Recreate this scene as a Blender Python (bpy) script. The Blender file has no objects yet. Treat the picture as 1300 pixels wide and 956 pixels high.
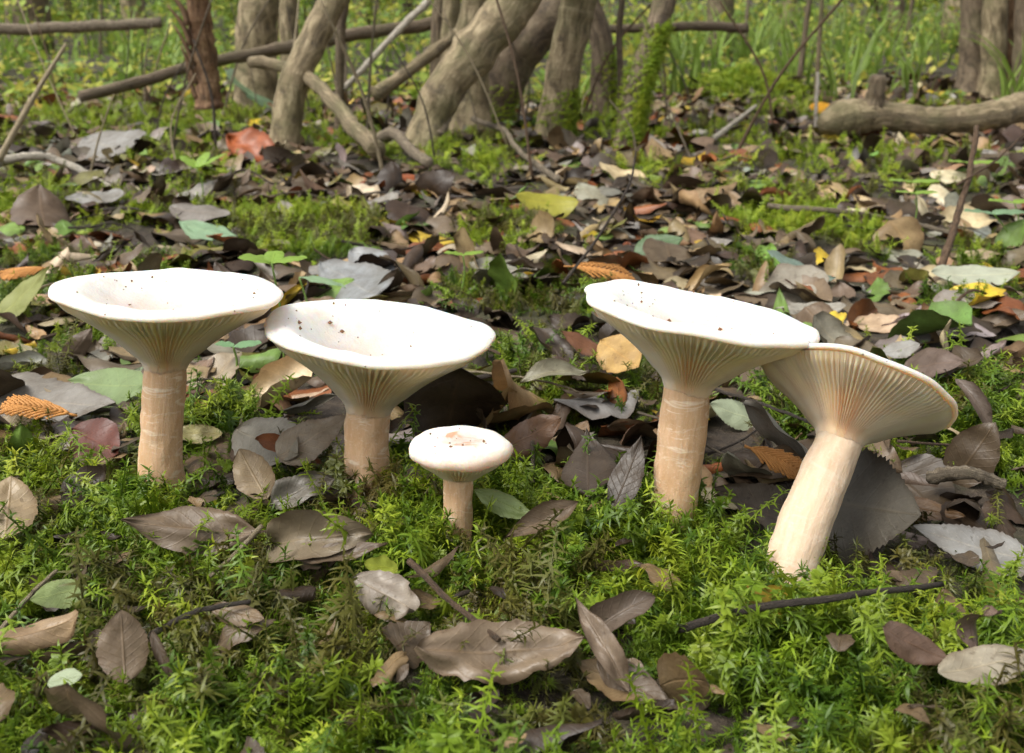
import bpy, math, random
import numpy as np
from mathutils import Vector, Matrix

random.seed(7); rng = np.random.default_rng(7)
sc = bpy.context.scene
COL = sc.collection
R = math.radians

# ------------------------------------------------------------------ camera
F = 1394.0; CX, CY = 650.0, 433.0            # calibration of the photograph (pixels)
CAMZ = 0.285; PITCH = R(16.3)
cam_d = bpy.data.cameras.new('camera'); cam = bpy.data.objects.new('camera', cam_d); COL.objects.link(cam)
cam.location = (0, 0, CAMZ); cam.rotation_euler = (R(90) - PITCH, 0, 0)
cam_d.sensor_width = 36; cam_d.lens = 36 * F / 1300; cam_d.shift_y = -45 / 1300
cam_d.clip_start = 0.02; cam_d.clip_end = 300
cam_d.dof.use_dof = True; cam_d.dof.focus_distance = 0.61; cam_d.dof.aperture_fstop = 17
sc.camera = cam

# ------------------------------------------------------------------ light
SUN_EL, SUN_AZ = R(58), R(-120)               # azimuth: direction the light comes from, clockwise from +Y
w = bpy.data.worlds.new('World'); sc.world = w; w.use_nodes = True
nt = w.node_tree; bg = nt.nodes['Background']
sky = nt.nodes.new('ShaderNodeTexSky'); sky.sky_type = 'NISHITA'; sky.sun_disc = False
sky.sun_elevation = SUN_EL; sky.sun_rotation = SUN_AZ; sky.dust_density = 6; sky.air_density = 1.0; sky.ozone_density = 1.0
hs = nt.nodes.new('ShaderNodeHueSaturation'); hs.inputs['Saturation'].default_value = 0.10
nt.links.new(sky.outputs[0], hs.inputs['Color']); nt.links.new(hs.outputs[0], bg.inputs[0])
bg.inputs[1].default_value = 0.135
sun_d = bpy.data.lights.new('sun', 'SUN'); sun = bpy.data.objects.new('sun', sun_d); COL.objects.link(sun)
sun_d.energy = 1.4; sun_d.angle = R(25); sun_d.color = (1.0, 0.95, 0.85)
sd = Vector((math.sin(SUN_AZ) * math.cos(SUN_EL), math.cos(SUN_AZ) * math.cos(SUN_EL), math.sin(SUN_EL)))
sun.rotation_euler = sd.to_track_quat('Z', 'Y').to_euler(); sun.location = (0, 0, 6)
vs = sc.view_settings
vs.view_transform = 'Standard'; vs.look = 'None'; vs.gamma = 1; vs.use_curve_mapping = False
vs.exposure = 0.6
cy = sc.cycles
cy.use_denoising = True; cy.max_bounces = 7; cy.diffuse_bounces = 4; cy.glossy_bounces = 2
cy.transmission_bounces = 4; cy.transparent_max_bounces = 4
try: cy.denoiser = 'OPENIMAGEDENOISE'
except Exception: pass

# ------------------------------------------------------------------ noise, ground, calibration
_perm = np.random.default_rng(3).random((256, 256))
def vnoise(x, y):
    x = np.asarray(x, float); y = np.asarray(y, float)
    xi = np.floor(x).astype(int); yi = np.floor(y).astype(int)
    fx = x - xi; fy = y - yi
    fx = fx * fx * (3 - 2 * fx); fy = fy * fy * (3 - 2 * fy)
    a = _perm[xi & 255, yi & 255]; b = _perm[(xi + 1) & 255, yi & 255]
    c = _perm[xi & 255, (yi + 1) & 255]; d = _perm[(xi + 1) & 255, (yi + 1) & 255]
    return (a + (b - a) * fx) * (1 - fy) + (c + (d - c) * fx) * fy
def fbm(x, y, o=3):
    s = 0; a = 0.5; t = 0
    for i in range(o):
        s = s + a * vnoise(x * 2 ** i + 17.3 * i, y * 2 ** i - 9.1 * i); t += a; a *= 0.5
    return s / t

def base_ground(x, y):
    x = np.asarray(x, float); y = np.asarray(y, float)
    far = np.clip((y - 0.9) / 2.0, 0, 1)
    z = 0.020 * (fbm(x * 5 + 40, y * 5 + 11, 3) - 0.5) * (0.5 + 0.7 * far)
    z = z + 0.10 * (fbm(x * 0.9 + 5, y * 0.9 + 60, 2) - 0.5) * far
    z = z + 0.035 * np.clip(y - 4.0, 0, 14) + 0.35 * (fbm(x * 0.3, y * 0.3 + 8, 2) - 0.5) * np.clip((y - 6) / 6, 0, 1)
    return z + (mound(x, y) if MOUNDS else 0)

MOUNDS = []
def mound(x, y):
    z = 0
    for (a, b, rx, ry, h) in MOUNDS: z = z + h * np.exp(-((np.asarray(x) - a) / rx) ** 2 - ((np.asarray(y) - b) / ry) ** 2)
    return z
def ray(px, py):
    u = (px - CX) / F; v = (CY - py) / F
    cp, sp = math.cos(PITCH), math.sin(PITCH)
    return np.array([u, cp + v * sp, -sp + v * cp])      # forward depth = 1
_TT = np.concatenate([np.arange(0.25, 2, 0.002), np.arange(2, 14, 0.01)])
def flat_hit(px, py):
    d = ray(px, py)
    pts = d[None, :] * _TT[:, None]; pts[:, 2] += CAMZ
    below = np.nonzero(pts[:, 2] <= base_ground(pts[:, 0], pts[:, 1]))[0]
    return pts[below[0]] if len(below) else pts[-1]

_q = flat_hit(945, 128); MOUNDS.append((_q[0], _q[1] + .05, .17, .16, .085))       # the bright moss hummock
_q = flat_hit(20, 60); MOUNDS.append((_q[0] - .1, _q[1] + .4, .35, .3, .22))
# moss beds: measured from the photograph as centre and half-extent
MOSS_PX = [(100, 610, 130, 60, 1.0), (70, 690, 110, 50, 1), (270, 575, 45, 40, 1), (250, 740, 210, 90, 1), (180, 850, 260, 90, 1),
  (430, 640, 80, 45, 1), (430, 840, 140, 80, 1), (600, 720, 170, 70, 1), (640, 610, 40, 40, .9), (800, 730, 130, 70, 1), (980, 810, 150, 70, 1),
  (760, 860, 130, 60, .9), (1180, 760, 90, 50, .9), (1250, 860, 90, 60, .8), (700, 490, 70, 40, 1), (790, 510, 45, 30, .9), (690, 540, 50, 30, .7),
  (510, 545, 30, 30, .9), (120, 460, 70, 45, 1), (300, 480, 50, 30, .6), (1200, 510, 60, 35, 1), (1240, 575, 70, 35, 1), (1120, 585, 50, 25, .7),
  (1000, 530, 40, 40, .6), (1130, 690, 30, 30, .5), (230, 165, 150, 30, 1), (90, 165, 80, 30, .9), (390, 310, 90, 35, 1), (300, 260, 60, 25, .8),
  (590, 212, 70, 32, 1), (640, 300, 60, 30, .8), (770, 165, 40, 25, 1), (850, 235, 70, 20, 1), (940, 105, 60, 20, 1.2), (940, 188, 28, 22, 1),
  (700, 255, 50, 20, .5), (330, 150, 60, 25, .8), (200, 90, 80, 20, .8), (30, 15, 70, 30, 1.2), (960, 355, 40, 25, .8), (1230, 400, 50, 25, .7),
  (1090, 320, 30, 20, .9), (640, 345, 60, 25, .6), (470, 190, 60, 20, .6), (60, 330, 50, 25, .6), (860, 890, 320, 60, .9), (640, 930, 300, 60, .8), (300, 930, 320, 50, .9), (1050, 920, 250, 40, .8)]
MB = []
for (mx, my, rx, ry, st) in MOSS_PX:
    c = flat_hit(mx, my); s = flat_hit(mx + rx, my)
    f_ = flat_hit(mx, max(my - ry, 6)); n_ = flat_hit(mx, my + ry)
    MB.append((c[0], (f_[1] + n_[1]) / 2, max(abs(s[0] - c[0]), .01), max((f_[1] - n_[1]) / 2, .012), st))
def moss_mask(x, y):
    x = np.asarray(x, float); y = np.asarray(y, float)
    m = np.zeros(np.broadcast(x, y).shape)
    for (cx, cyy, rx, ry, st) in MB:
        d = ((x - cx) / rx) ** 2 + ((y - cyy) / ry) ** 2
        m = np.maximum(m, st * np.clip(1.45 - d * 0.75, 0, 1))
    m = np.maximum(m, .9 * np.clip((.44 - y) / .05, 0, 1))
    nz = fbm(x * 9 + 3, y * 9 + 70, 3)
    m = m * np.clip((nz - 0.22) * 4, np.where(y < .62, .5, .25), 1)
    wild = np.clip((fbm(x * 4.5 + 90, y * 4.5 + 30, 3) - 0.56) * 9, 0, 1) * 0.8
    return np.clip(np.maximum(m, wild), 0, 1)
def ground(x, y):
    return base_ground(x, y) + 0.012 * moss_mask(x, y) * (0.4 + 1.2 * fbm(np.asarray(x) * 14 + 7, np.asarray(y) * 14, 2))

GX0, GY0, GS, GN = -2.4, 0.15, 0.005, 960
gx = GX0 + GS * np.arange(GN); gy = GY0 + GS * np.arange(GN)
HG = np.array([ground(gx, np.full(GN, yy)) for yy in gy]).T     # [ix, iy]
MM = np.array([moss_mask(gx, np.full(GN, yy)) for yy in gy]).T
H = HG + MM * 0.010                                            # surface that leaves settle on
def cell(x, y):
    return np.clip(((x - GX0) / GS + .5).astype(int), 0, GN - 1), np.clip(((y - GY0) / GS + .5).astype(int), 0, GN - 1)
def surf(x, y):
    x = np.atleast_1d(np.asarray(x, float)); y = np.atleast_1d(np.asarray(y, float))
    i, j = cell(x, y); z = H[i, j]
    out = (x < GX0) | (y < GY0) | (x > gx[-1]) | (y > gy[-1])
    if out.any(): z = np.where(out, ground(x, y), z)
    return z
def P(px, py, lift=0.0, y=None):
    d = ray(px, py); o = np.array([0, 0, CAMZ])
    if y is not None: return Vector(o + d * (y / d[1]))
    pts = o + d[None, :] * _TT[:, None]
    below = np.nonzero(pts[:, 2] <= surf(pts[:, 0], pts[:, 1]) + lift)[0]
    return Vector(pts[below[0]] if len(below) else pts[-1])
def mpp(p): return (p[1] * math.cos(PITCH) + (CAMZ - p[2]) * math.sin(PITCH)) / F     # metres per pixel at a point
def cam2world(v):
    cp, sp = math.cos(PITCH), math.sin(PITCH)
    return Vector((v[0], v[1] * sp + v[2] * cp, v[1] * cp - v[2] * sp))

# ------------------------------------------------------------------ mesh helpers
def mesh_np(name, V, Fq, mat=None, uv=None, col=None, smooth=True):
    V = np.asarray(V, np.float32).reshape(-1, 3); me = bpy.data.meshes.new(name)
    Fs = [np.asarray(f, np.int32) for f in (Fq if isinstance(Fq, list) and len(Fq) and isinstance(Fq[0], np.ndarray) else [np.asarray(Fq)])]
    Fs = [f for f in Fs if f.size]
    loops = np.concatenate([f.ravel() for f in Fs]); tot = np.concatenate([np.full(len(f), f.shape[1]) for f in Fs])
    me.vertices.add(len(V)); me.vertices.foreach_set('co', V.ravel())
    me.loops.add(len(loops)); me.loops.foreach_set('vertex_index', loops)
    me.polygons.add(len(tot)); st = np.concatenate([[0], np.cumsum(tot)[:-1]])
    me.polygons.foreach_set('loop_start', st.astype(np.int32)); me.polygons.foreach_set('loop_total', tot.astype(np.int32))
    me.polygons.foreach_set('use_smooth', np.full(len(tot), smooth))
    me.update(calc_edges=True)
    if uv is not None:
        l = me.uv_layers.new(name='UVMap'); l.data.foreach_set('uv', np.asarray(uv, np.float32)[loops].ravel())
    if col is not None:
        a = me.attributes.new('Col', 'FLOAT_COLOR', 'POINT'); a.data.foreach_set('color', np.asarray(col, np.float32).ravel())
    if mat: me.materials.append(mat)
    me.validate(); return me
def link(name, me, parent=None, loc=None):
    o = bpy.data.objects.new(name, me); COL.objects.link(o)
    if parent: o.parent = parent
    if loc is not None: o.location = loc
    return o
def tag(o, label, cat, group=None):
    o['label'] = label; o['category'] = cat
    if group: o['group'] = group
    return o
def empty(name, loc, label, cat, group=None):
    o = link(name, None, None, loc); o.empty_display_size = 0.02
    return tag(o, label, cat, group)
def grid_faces(nu, nv, wrap=False):
    a = np.arange(nu - 1)[:, None]; m = nv if wrap else nv - 1
    b = np.arange(m)[None, :]; b2 = (b + 1) % nv
    return np.stack([a * nv + b, a * nv + b2, (a + 1) * nv + b2, (a + 1) * nv + b], -1).reshape(-1, 4)
def spline(pts, n):
    P_ = [np.array(p, float) for p in pts]
    if len(P_) == 2: return np.array([P_[0] + (P_[1] - P_[0]) * t for t in np.linspace(0, 1, n)])
    Q = [2 * P_[0] - P_[1]] + P_ + [2 * P_[-1] - P_[-2]]
    out = []
    for t in np.linspace(0, len(P_) - 1, n):
        i = min(int(t), len(P_) - 2); f = t - i; a, b, c, d = Q[i:i + 4]
        out.append(0.5 * (2 * b + (c - a) * f + (2 * a - 5 * b + 4 * c - d) * f * f + (3 * b - a - 3 * c + d) * f ** 3))
    return np.array(out)
def tube(path, rad, sides=8, rough=0.0, cap=True, seed=0):
    """closed tube along a path; rad scalar or array; returns verts, [quads, tris], uv"""
    path = np.asarray(path, float); n = len(path); rad = np.broadcast_to(np.asarray(rad, float), (n,))
    T = np.gradient(path, axis=0); T /= np.linalg.norm(T, axis=1)[:, None] + 1e-9
    ref = np.array([0, 0, 1.0]) if abs(T[0][2]) < 0.9 else np.array([1.0, 0, 0])
    N = np.cross(T[0], ref); N /= np.linalg.norm(N); V = []; UV = []
    rg = np.random.default_rng(seed); L = 0
    ang = np.arange(sides) / sides * 2 * math.pi
    for i in range(n):
        N = N - T[i] * np.dot(N, T[i]); N /= np.linalg.norm(N) + 1e-9; B = np.cross(T[i], N)
        r = rad[i] * (1 + rough * (rg.random(sides) - .5) * 2) if rough else np.full(sides, rad[i])
        V.append(path[i] + (np.cos(ang) * r)[:, None] * N + (np.sin(ang) * r)[:, None] * B)
        if i: L += np.linalg.norm(path[i] - path[i - 1])
        UV.append(np.stack([ang / 6.2832, np.full(sides, L)], -1))
    V = np.concatenate(V); UV = np.concatenate(UV); q = grid_faces(n, sides, True)
    if cap:
        V = np.concatenate([V, path[:1], path[-1:]]); UV = np.concatenate([UV, [[0, 0]], [[0, L]]])
        k = np.arange(sides); a = n * sides
        t = np.concatenate([np.stack([(k + 1) % sides, k, np.full(sides, a)], -1),
                            np.stack([(n - 1) * sides + k, (n - 1) * sides + (k + 1) % sides, np.full(sides, a + 1)], -1)])
        return V, [q, t], UV
    return V, [q], UV
class Batch:
    def __init__(s): s.V = []; s.F = {3: [], 4: []}; s.U = []; s.C = []; s.n = 0
    def add(s, V, Fs, uv=None, col=None):
        s.V.append(V)
        for f in (Fs if isinstance(Fs, list) else [Fs]): s.F[f.shape[1]].append(f + s.n)
        s.U.append(uv if uv is not None else np.zeros((len(V), 2)))
        if col is not None: s.C.append(np.broadcast_to(np.array([*col, 1.0]), (len(V), 4)))
        s.n += len(V)
    def mesh(s, name, mat, smooth=True):
        Fs = [np.concatenate(s.F[k]) for k in (4, 3) if s.F[k]]
        return mesh_np(name, np.concatenate(s.V), Fs, mat, np.concatenate(s.U), np.concatenate(s.C) if s.C else None, smooth)

# ------------------------------------------------------------------ materials
class NT:
    def __init__(s, name):
        s.m = bpy.data.materials.new(name); s.m.use_nodes = True; s.t = s.m.node_tree; s.b = s.t.nodes['Principled BSDF']
        s.out = s.t.nodes['Material Output']
    def n(s, typ, **kw):
        x = s.t.nodes.new('ShaderNode' + typ)
        for k, v in kw.items():
            if k.startswith('i_'):
                key = k[2:]; x.inputs[int(key) if key.isdigit() else key].default_value = v
            else: setattr(x, k, v)
        return x
    def l(s, a, b): s.t.links.new(a, b)
    def math(s, op, a, b=None, clamp=False):
        x = s.n('Math', operation=op, use_clamp=clamp)
        for i, v in enumerate((a, b)):
            if v is None: continue
            if isinstance(v, (int, float)): x.inputs[i].default_value = v
            else: s.l(v, x.inputs[i])
        return x.outputs[0]
    def ramp(s, src, stops, interp='LINEAR'):
        x = s.n('ValToRGB'); e = x.color_ramp; e.interpolation = interp
        while len(e.elements) < len(stops): e.elements.new(0.5)
        for el, (p, c) in zip(e.elements, stops):
            el.position = p; el.color = (*c, 1) if len(c) == 3 else c
        s.l(src, x.inputs[0]); return x.outputs[0]
    def mix(s, fac, a, b, mode='MIX'):
        x = s.n('Mix', data_type='RGBA', blend_type=mode)
        for i, v in ((0, fac), (6, a), (7, b)):
            if isinstance(v, (int, float)): x.inputs[i].default_value = v
            elif isinstance(v, tuple): x.inputs[i].default_value = (*v, 1)
            else: s.l(v, x.inputs[i])
        return x.outputs[2]
    def noise(s, scale, detail=4, rough=.55, vec=None, dist=0):
        x = s.n('TexNoise'); x.inputs['Scale'].default_value = scale; x.inputs['Detail'].default_value = detail
        x.inputs['Roughness'].default_value = rough; x.inputs['Distortion'].default_value = dist
        if vec is not None: s.l(vec, x.inputs['Vector'])
        return x.outputs[0]
    def pos(s): return s.n('NewGeometry').outputs['Position']
    def bump(s, h, dist, strength=1.0):
        x = s.n('Bump'); x.inputs['Distance'].default_value = dist; x.inputs['Strength'].default_value = strength
        s.l(h, x.inputs['Height']); s.l(x.outputs[0], s.b.inputs['Normal']); return x.outputs[0]
    def set(s, **kw):
        for k, v in kw.items(): s.b.inputs[k.replace('_', ' ')].default_value = v
        return s.m

def leaf_mat(name, source, trans=0.0, rough=.42, mottle=1.0):
    k = NT(name)
    if source == 'obj': c = k.n('ObjectInfo').outputs['Color']
    else: c = k.n('Attribute', attribute_name='Col').outputs['Color']
    if not trans: c = k.mix(1.0, c, (1.0, .955, .84), 'MULTIPLY')
    uv = k.n('UVMap', uv_map='UVMap').outputs[0]
    sx = k.n('SeparateXYZ'); k.l(uv, sx.inputs[0]); u, v = sx.outputs[0], sx.outputs[1]
    av = k.math('MULTIPLY', k.math('ABSOLUTE', k.math('SUBTRACT', v, .5)), 2)
    mid = k.math('SUBTRACT', 1, k.math('DIVIDE', av, .07), True)
    side = k.math('PINGPONG', k.math('MULTIPLY', k.math('SUBTRACT', u, k.math('MULTIPLY', av, .22)), 9), .5)
    side = k.math('SUBTRACT', 1, k.math('DIVIDE', side, .09), True)
    veins = k.math('MAXIMUM', mid, k.math('MULTIPLY', side, .4))
    p = k.pos()
    n1 = k.noise(70, 5, .6, p); n2 = k.noise(420, 3, .6, p)
    c2 = k.mix(k.math('MULTIPLY', k.ramp(n1, [(.35, (0, 0, 0)), (.65, (1, 1, 1))]), .55 * mottle), c, k.mix(1.0, c, (.45, .38, .32), 'MULTIPLY'))
    c2 = k.mix(k.math('MULTIPLY', k.ramp(n2, [(.55, (0, 0, 0)), (.72, (1, 1, 1))]), .30 * mottle), c2, k.mix(1.0, c, (1.5, 1.45, 1.35), 'MULTIPLY'))
    c2 = k.mix(k.math('MULTIPLY', veins, .30), c2, k.mix(1.0, c2, (1.7, 1.55, 1.3), 'MULTIPLY'))
    n5 = k.noise(170, 4, .7, p); n6 = k.noise(24, 2, .5, p)
    c2 = k.mix(k.math('MULTIPLY', k.ramp(n5, [(.60, (0, 0, 0)), (.68, (1, 1, 1))]), .55 * mottle), c2, k.mix(1.0, c, (.30, .24, .19), 'MULTIPLY'))
    c2 = k.mix(k.math('MULTIPLY', k.ramp(n6, [(.42, (0, 0, 0)), (.62, (1, 1, 1))]), .5 * mottle), c2, k.mix(1.0, c2, (.62, .58, .50), 'MULTIPLY'))
    edge = k.math('MULTIPLY', k.ramp(av, [(.75, (0, 0, 0)), (1, (1, 1, 1))]), k.math('MULTIPLY', n5, .9 * mottle))
    c2 = k.mix(edge, c2, k.mix(1.0, c, (.40, .30, .22), 'MULTIPLY'))
    k.l(c2, k.b.inputs['Base Color'])
    k.l(k.math('ADD', rough - .12, k.math('MULTIPLY', n1, .3)), k.b.inputs['Roughness'])
    h = k.math('ADD', k.math('MULTIPLY', veins, -.35), k.math('ADD', k.math('MULTIPLY', n2, .35), k.math('MULTIPLY', n1, .8)))
    nb = k.bump(h, .0009, .8)
    k.set(Specular_IOR_Level=.45)
    if trans:
        t = k.n('BsdfTranslucent'); k.l(c2, t.inputs[0]); k.l(nb, t.inputs['Normal'])
        ms = k.n('MixShader', i_0=trans); k.l(k.b.outputs[0], ms.inputs[1]); k.l(t.outputs[0], ms.inputs[2]); k.l(ms.outputs[0], k.out.inputs[0])
    return k.m
M = {}
M['leaf_obj'] = leaf_mat('dead_leaf', 'obj'); M['leaf_col'] = leaf_mat('litter_leaf', 'attr')
M['leaf_green'] = leaf_mat('green_leaf', 'obj', .3, .42, .45); M['foliage'] = leaf_mat('foliage', 'attr', .4, .5, .3)

def moss_mat(name, a, b, c):
    k = NT(name); r = k.n('ObjectInfo').outputs['Random']; p = k.pos()
    col = k.ramp(r, [(0, a), (.5, b), (1, c)])
    col = k.mix(k.math('MULTIPLY', k.ramp(k.noise(22, 2, .5, p), [(.4, (0, 0, 0)), (.7, (1, 1, 1))]), .6), col, k.mix(1.0, col, (1.25, .95, .6), 'MULTIPLY'))
    k.l(col, k.b.inputs['Base Color']); k.set(Roughness=.42, Specular_IOR_Level=.4)
    t = k.n('BsdfTranslucent'); k.l(col, t.inputs[0]); ms = k.n('MixShader', i_0=.35)
    k.l(k.b.outputs[0], ms.inputs[1]); k.l(t.outputs[0], ms.inputs[2]); k.l(ms.outputs[0], k.out.inputs[0])
    return k.m
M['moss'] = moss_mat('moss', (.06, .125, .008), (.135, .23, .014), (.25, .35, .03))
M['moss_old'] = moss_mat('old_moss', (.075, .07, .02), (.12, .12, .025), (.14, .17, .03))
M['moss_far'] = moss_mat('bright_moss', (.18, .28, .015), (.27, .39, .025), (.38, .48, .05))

def soil_mat():
    k = NT('soil'); p = k.pos()
    n1 = k.noise(9, 6, .65, p); n2 = k.noise(90, 5, .65, p)
    c = k.ramp(n2, [(.3, (.018, .013, .009)), (.55, (.05, .036, .024)), (.8, (.11, .085, .055))])
    c = k.mix(k.ramp(n1, [(.45, (0, 0, 0)), (.65, (1, 1, 1))]), c, k.mix(.5, c, (.05, .065, .015)))
    k.l(c, k.b.inputs['Base Color']); k.bump(k.math('ADD', n2, n1), .006); return k.set(Roughness=.9)
M['soil'] = soil_mat()

def bark_mat(name, cols, green=.4, scale=1.0):
    k = NT(name); uv = k.n('UVMap', uv_map='UVMap').outputs[0]; p = k.pos()
    mp = k.n('Mapping'); k.l(uv, mp.inputs[0]); mp.inputs['Scale'].default_value = (16, 22 * scale, 1)
    n1 = k.noise(1.0, 6, .68, mp.outputs[0], .8); n2 = k.noise(11 * scale, 4, .6, p); n3 = k.noise(260 * scale, 3, .6, p)
    mp2 = k.n('Mapping'); k.l(uv, mp2.inputs[0]); mp2.inputs['Scale'].default_value = (3, 150 * scale, 1)
    n4 = k.noise(1.0, 3, .5, mp2.outputs[0])
    c = k.ramp(n1, [(.36, cols[0]), (.5, cols[1]), (.66, cols[2])])
    c = k.mix(k.math('MULTIPLY', k.ramp(n2, [(.45, (0, 0, 0)), (.65, (1, 1, 1))]), green), c, (.10, .115, .035))
    c = k.mix(k.math('MULTIPLY', k.ramp(n4, [(.56, (0, 0, 0)), (.64, (1, 1, 1))]), .45), c, k.mix(.5, cols[0], cols[1]))
    c = k.mix(k.ramp(k.noise(30 * scale, 3, .6, p), [(.60, (0, 0, 0)), (.68, (.6, .6, .6))]), c, (.05, .038, .024))
    k.l(c, k.b.inputs['Base Color'])
    k.bump(k.math('ADD', k.math('ADD', n1, k.math('MULTIPLY', n3, .3)), k.math('MULTIPLY', n4, .5)), .005); return k.set(Roughness=.8)
M['bark'] = bark_mat('smooth_bark', ((.09, .066, .036), (.24, .185, .105), (.42, .34, .21)), .4)
M['bark_dark'] = bark_mat('dark_bark', ((.06, .042, .026), (.145, .105, .065), (.24, .185, .12)), .25)
M['bark_red'] = bark_mat('rotten_bark', ((.06, .03, .015), (.19, .10, .05), (.34, .22, .12)), .1)
M['stick'] = bark_mat('dead_stick', ((.10, .075, .05), (.21, .165, .11), (.34, .28, .20)), .15, 3)
M['twig'] = bark_mat('dark_twig', ((.03, .022, .018), (.075, .055, .042), (.15, .115, .085)), .05, 5)
M['twig_red'] = bark_mat('brown_twig', ((.07, .04, .022), (.15, .09, .05), (.26, .17, .095)), .0, 5)
M['straw'] = bark_mat('straw', ((.30, .23, .13), (.42, .34, .21), (.55, .47, .32)), .0, 4)
M['pale'] = bark_mat('pale_stick', ((.38, .33, .25), (.52, .47, .38), (.66, .62, .53)), .0, 4)
def plain(name, c, rough=.6, trans=0, spec=.4):
    k = NT(name); p = k.pos(); n1 = k.noise(45, 4, .6, p)
    cc = k.ramp(n1, [(.3, tuple(v * .75 for v in c)), (.7, tuple(min(v * 1.2, 1) for v in c))])
    k.l(cc, k.b.inputs['Base Color']); k.set(Roughness=rough, Specular_IOR_Level=spec)
    if trans:
        t = k.n('BsdfTranslucent'); k.l(cc, t.inputs[0]); ms = k.n('MixShader', i_0=trans)
        k.l(k.b.outputs[0], ms.inputs[1]); k.l(t.outputs[0], ms.inputs[2]); k.l(ms.outputs[0], k.out.inputs[0])
    return k.m
M['grass'] = plain('grass', (.16, .27, .05), .45, .4); M['stemgreen'] = plain('green_stalk', (.20, .32, .07), .45, .2)
M['frond'] = plain('dry_frond', (.58, .27, .075), .6, .15); M['crumb'] = plain('crumb', (.17, .085, .04), .8)

def cap_mat(stained=False):
    k = NT('mushroom_cap'); uv = k.n('UVMap', uv_map='UVMap').outputs[0]; p = k.pos()
    sx = k.n('SeparateXYZ'); k.l(uv, sx.inputs[0]); rho = sx.outputs[1]
    n1 = k.noise(38, 5, .6, p); n2 = k.noise(500, 4, .6, p)
    c = k.ramp(n1, [(.3, (.78, .68, .61)), (.5, (.87, .81, .76)), (.7, (.91, .87, .83))])
    c = k.mix(k.ramp(rho, [(0.0, (.9, .9, .9)), (.42, (.55, .55, .55)), (.70, (0, 0, 0))]), c, (.50, .40, .34))  # buff centre, darkened so the hollow shows: its shade is put into the colour
    c = k.mix(k.ramp(rho, [(.955, (0, 0, 0)), (1.0, (.45, .45, .45))]), c, (.72, .50, .38))
    vo = k.n('TexVoronoi'); vo.inputs['Scale'].default_value = 260; k.l(p, vo.inputs['Vector'])
    spots = k.math('MULTIPLY', k.math('LESS_THAN', vo.outputs['Distance'], .16), k.math('GREATER_THAN', k.noise(120, 2, .5, p), .60))
    c = k.mix(k.math('MULTIPLY', spots, .75), c, (.16, .075, .04))
    st = k.ramp(k.noise(95, 3, .5, p, .5), [(.68, (0, 0, 0)), (.75, (1, 1, 1))])
    c = k.mix(k.math('MULTIPLY', st, .35), c, (.50, .28, .15))
    if stained: c = stain(k, c, rho, p)
    k.l(c, k.b.inputs['Base Color']); k.bump(k.math('ADD', n2, k.math('MULTIPLY', n1, 2)), .0006)
    return k.set(Roughness=.62, Subsurface_Weight=.85, Subsurface_Radius=(1.0, .5, .25), Subsurface_Scale=.016, Specular_IOR_Level=.3)
def stain(k, c, rho, p):
    f = k.math('MULTIPLY', k.ramp(k.noise(70, 3, .6, p, .6), [(.46, (0, 0, 0)), (.56, (1, 1, 1))]), k.ramp(rho, [(.0, (.9, .9, .9)), (.40, (.8, .8, .8)), (.55, (0, 0, 0))]))
    return k.mix(f, c, (.52, .25, .12))
def gill_mat():
    k = NT('mushroom_gills'); p = k.pos(); n1 = k.noise(60, 3, .5, p)
    c = k.ramp(n1, [(.35, (.88, .60, .36)), (.65, (.92, .69, .46))])
    k.l(c, k.b.inputs['Base Color'])
    return k.set(Roughness=.6, Specular_IOR_Level=.25, Subsurface_Weight=.6, Subsurface_Radius=(1.0, .5, .25), Subsurface_Scale=.012)
def stem_mat(name, a, b, pale, band=.8):
    k = NT(name); uv = k.n('UVMap', uv_map='UVMap').outputs[0]
    mp = k.n('Mapping'); k.l(uv, mp.inputs[0]); mp.inputs['Scale'].default_value = (26, 55, 1)
    n1 = k.noise(1.0, 5, .65, mp.outputs[0], .3)
    mp2 = k.n('Mapping'); k.l(uv, mp2.inputs[0]); mp2.inputs['Scale'].default_value = (4, 160, 1)
    n2 = k.noise(1.0, 3, .6, mp2.outputs[0], 1.2); n3 = k.noise(700, 3, .6, k.pos())
    c = k.ramp(n1, [(.3, a), (.7, b)])
    c = k.mix(k.ramp(n2, [(.55, (0, 0, 0)), (.66, (band,) * 3)]), c, pale)
    c = k.mix(k.math('MULTIPLY', k.ramp(n3, [(.55, (0, 0, 0)), (.7, (1, 1, 1))]), .3), c, pale)
    k.l(c, k.b.inputs['Base Color']); k.bump(k.math('ADD', n1, k.math('MULTIPLY', n3, .5)), .0007)
    return k.set(Roughness=.65, Subsurface_Weight=.3, Subsurface_Radius=(1.0, .55, .3), Subsurface_Scale=.006, Specular_IOR_Level=.25)
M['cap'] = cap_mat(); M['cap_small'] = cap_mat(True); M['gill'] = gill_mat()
M['stem'] = stem_mat('mushroom_stem', (.60, .37, .20), (.74, .51, .32), (.86, .72, .56))
M['stem_pale'] = stem_mat('pale_mushroom_stem', (.64, .46, .31), (.76, .60, .44), (.84, .74, .62), .25)

# ------------------------------------------------------------------ ground sheet
xs = np.concatenate([-np.geomspace(60, 2.5, 22), np.arange(-2.4, 2.4, .03), np.geomspace(2.5, 60, 22)])
ys = np.concatenate([np.linspace(-8, 0, 9), np.arange(.1, 4.6, .03), np.geomspace(4.7, 90, 50)])
X, Y = np.meshgrid(xs, ys, indexing='ij'); Z = ground(X, Y)
g = link('forest_ground', mesh_np('forest_ground', np.stack([X, Y, Z], -1), grid_faces(len(xs), len(ys))[:, ::-1], M['soil']))
g['kind'] = 'structure'

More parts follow.
